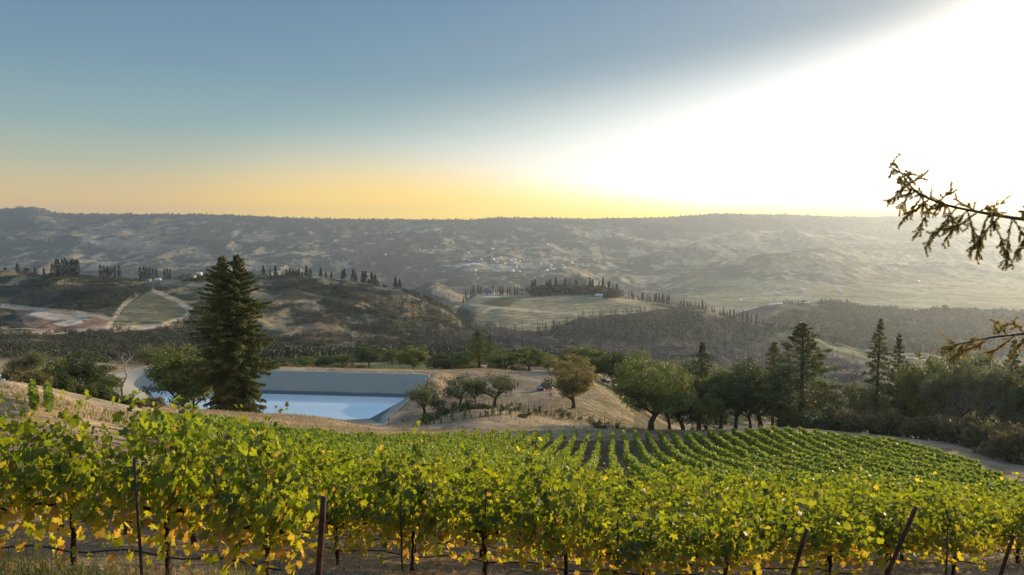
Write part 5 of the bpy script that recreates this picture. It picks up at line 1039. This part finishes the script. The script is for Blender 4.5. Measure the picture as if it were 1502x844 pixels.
# ------------------------------------------------------------------ fir on the right: its boughs reach into the picture
fr = empty('fir_tree', (8.6, 9.4, h1(8.6, 9.4)))
bx, by, bz = fr.location
g = Geo(); zz = np.linspace(-.4, 15, 12); g.tube(np.c_[zz*.01, zz*0, zz], np.linspace(.27, .03, 12), 12); g.obj('trunk', M['bark'], fr, True)
def bough(pts, twigs, seed, dens=1., thick=.03):
    global rng; keep = rng; rng = np.random.default_rng(seed); b = Geo(); nd = Geo(); pts = np.array(pts, float)-[bx, by, bz]
    t = np.linspace(0, 1, len(pts)); tt = np.linspace(0, 1, 26); C = np.c_[[pchip(t, pts[:, i], tt) for i in range(3)]].T; b.tube(C, np.linspace(thick, .004, 26), 6); sprigs = []
    def twig(p, d, L, lev):
        n = 6; q = [p]; d = d/np.linalg.norm(d)
        for i in range(n-1):
            d = d+rng.normal(0, .13, 3)+np.array([0, 0, -.05]); d /= np.linalg.norm(d); q.append(q[-1]+d*L/(n-1))
        q = np.array(q); b.tube(q, np.linspace(.0055 if lev else .003, .0015, n), 4); sprigs.append(q)
        if lev:
            for i in range(int(L/.04)):
                f = rng.uniform(.15, 1); j = min(int(f*(n-1)), n-2); s = np.cross(d, rng.normal(size=3)); s /= np.linalg.norm(s)+1e-9; twig(q[j]+(q[j+1]-q[j])*(f*(n-1)-j), d*.75+s*.8+np.array([0, 0, -.25]), rng.uniform(.05, .15), 0)
    for f, dx_, dz_, L in twigs:
        i = min(int(f*25), 24); twig(C[i], np.array([dx_, rng.normal(0, .35), dz_]), L, 1)
    for q in sprigs:
        seg = np.linalg.norm(np.diff(q, axis=0), axis=1); L = seg.sum(); m_ = int(L*800*dens); u = rng.random(m_)*(len(q)-1); i = np.minimum(u.astype(int), len(q)-2); p = q[i]+(q[i+1]-q[i])*(u-i)[:, None]; ax = q[i+1]-q[i]; ax /= np.linalg.norm(ax, axis=1)[:, None]+1e-9
        s = rng.normal(size=(m_, 3)); s -= (s*ax).sum(1)[:, None]*ax; s /= np.linalg.norm(s, axis=1)[:, None]; d = s*.85+ax*.6; d /= np.linalg.norm(d, axis=1)[:, None]; wv = np.cross(d, rng.normal(size=(m_, 3))); wv /= np.linalg.norm(wv, axis=1)[:, None]
        ln = rng.uniform(.014, .034, (m_, 1)); w_ = .0036; V = np.stack([p-wv*w_*.6, p+d*ln*.5-wv*w_, p+d*ln, p+d*ln*.5+wv*w_], 1); nd.add(V.reshape(-1, 3), np.arange(m_*4).reshape(-1, 4))
    bo = b.obj('bough', M['bark'], fr, True); nd.obj('needles', M['fir'], bo); rng = keep
def W3(x, y, Y): return (aof(x, y)*Y, Y, zat(x, y, Y))
bough([(8.6, 9.4, bz+7.1), W3(1600, 330, 9.2), W3(1502, 322, 9.1), W3(1440, 312, 9.), W3(1385, 300, 9.), W3(1345, 282, 9.), W3(1327, 262, 9.), W3(1315, 243, 9.)],
      [(.97, -.4, .8, .12), (.93, -.9, .3, .18), (.92, .7, -.3, .16), (.88, -.9, -.15, .2), (.86, .3, .9, .12), (.83, -.8, -.5, .24), (.8, .4, .6, .16), (.78, -.5, -.9, .32), (.74, -.8, -.7, .36), (.70, -.5, -.9, .42), (.67, -.2, .7, .2), (.64, -.9, -.6, .5), (.6, -.5, -.9, .5), (.57, -.7, .3, .3), (.54, -.9, -.8, .62), (.5, -.4, -.9, .52), (.47, -.8, -.6, .6), (.44, -.4, .6, .3), (.41, -.6, -.9, .66), (.37, -.8, -.6, .6), (.33, -.4, -1, .6), (.3, -.5, .5, .3), (.27, -.8, -.8, .7), (.2, -.5, -.9, .6), (.72, -.9, .4, .22), (.68, .6, -.6, .3), (.6, .5, .5, .25), (.56, .4, -.8, .5), (.52, -.9, .1, .4), (.49, .3, -.9, .5), (.46, .6, .3, .3), (.42, .3, -.8, .55), (.39, -.9, .2, .4), (.35, .5, -.7, .5), (.31, -.2, .8, .3)], 61)
bough([(8.6, 9.4, bz+5.6), W3(1600, 478, 9.), W3(1502, 490, 8.9), W3(1450, 496, 8.9), W3(1415, 503, 8.9), W3(1384, 510, 8.9)],
      [(.98, -.8, .1, .12), (.94, -.7, -.2, .14), (.9, -.5, .6, .12), (.86, -.6, -.5, .2), (.8, -.8, -.6, .3), (.74, -.5, .3, .14), (.7, -.7, -.8, .32), (.62, -.6, -.6, .36), (.55, -.3, .7, .22), (.5, -.5, .6, .25), (.46, -.7, -.7, .4), (.4, -.4, .6, .3), (.36, -.7, -.8, .4)], 62, .8, .022)
for k in range(26):                                          # the rest of the crown, above and outside the picture
    z0 = 6.6+k*.32; a = k*2.4; L = 2.6*(1-(z0-6)/9.5)+.2; dx_, dy_ = math.cos(a), math.sin(a)
    if dx_ < -.2: continue
    bough([(bx, by, bz+z0), (bx+dx_*L*.5, by+dy_*L*.5, bz+z0-.05), (bx+dx_*L, by+dy_*L, bz+z0-.3)], [(f, dx_*.6+.5*s, -.4, L*.22) for f in (.4, .6, .8, .97) for s in (-1, 1)], 70+k, .35, .025)
tag(fr, 'fir tree just outside the right edge with needle boughs reaching into the picture', 'fir')
for o in list(scene.objects): 
    if o.type == 'EMPTY' and not o.children: bpy.data.objects.remove(o)
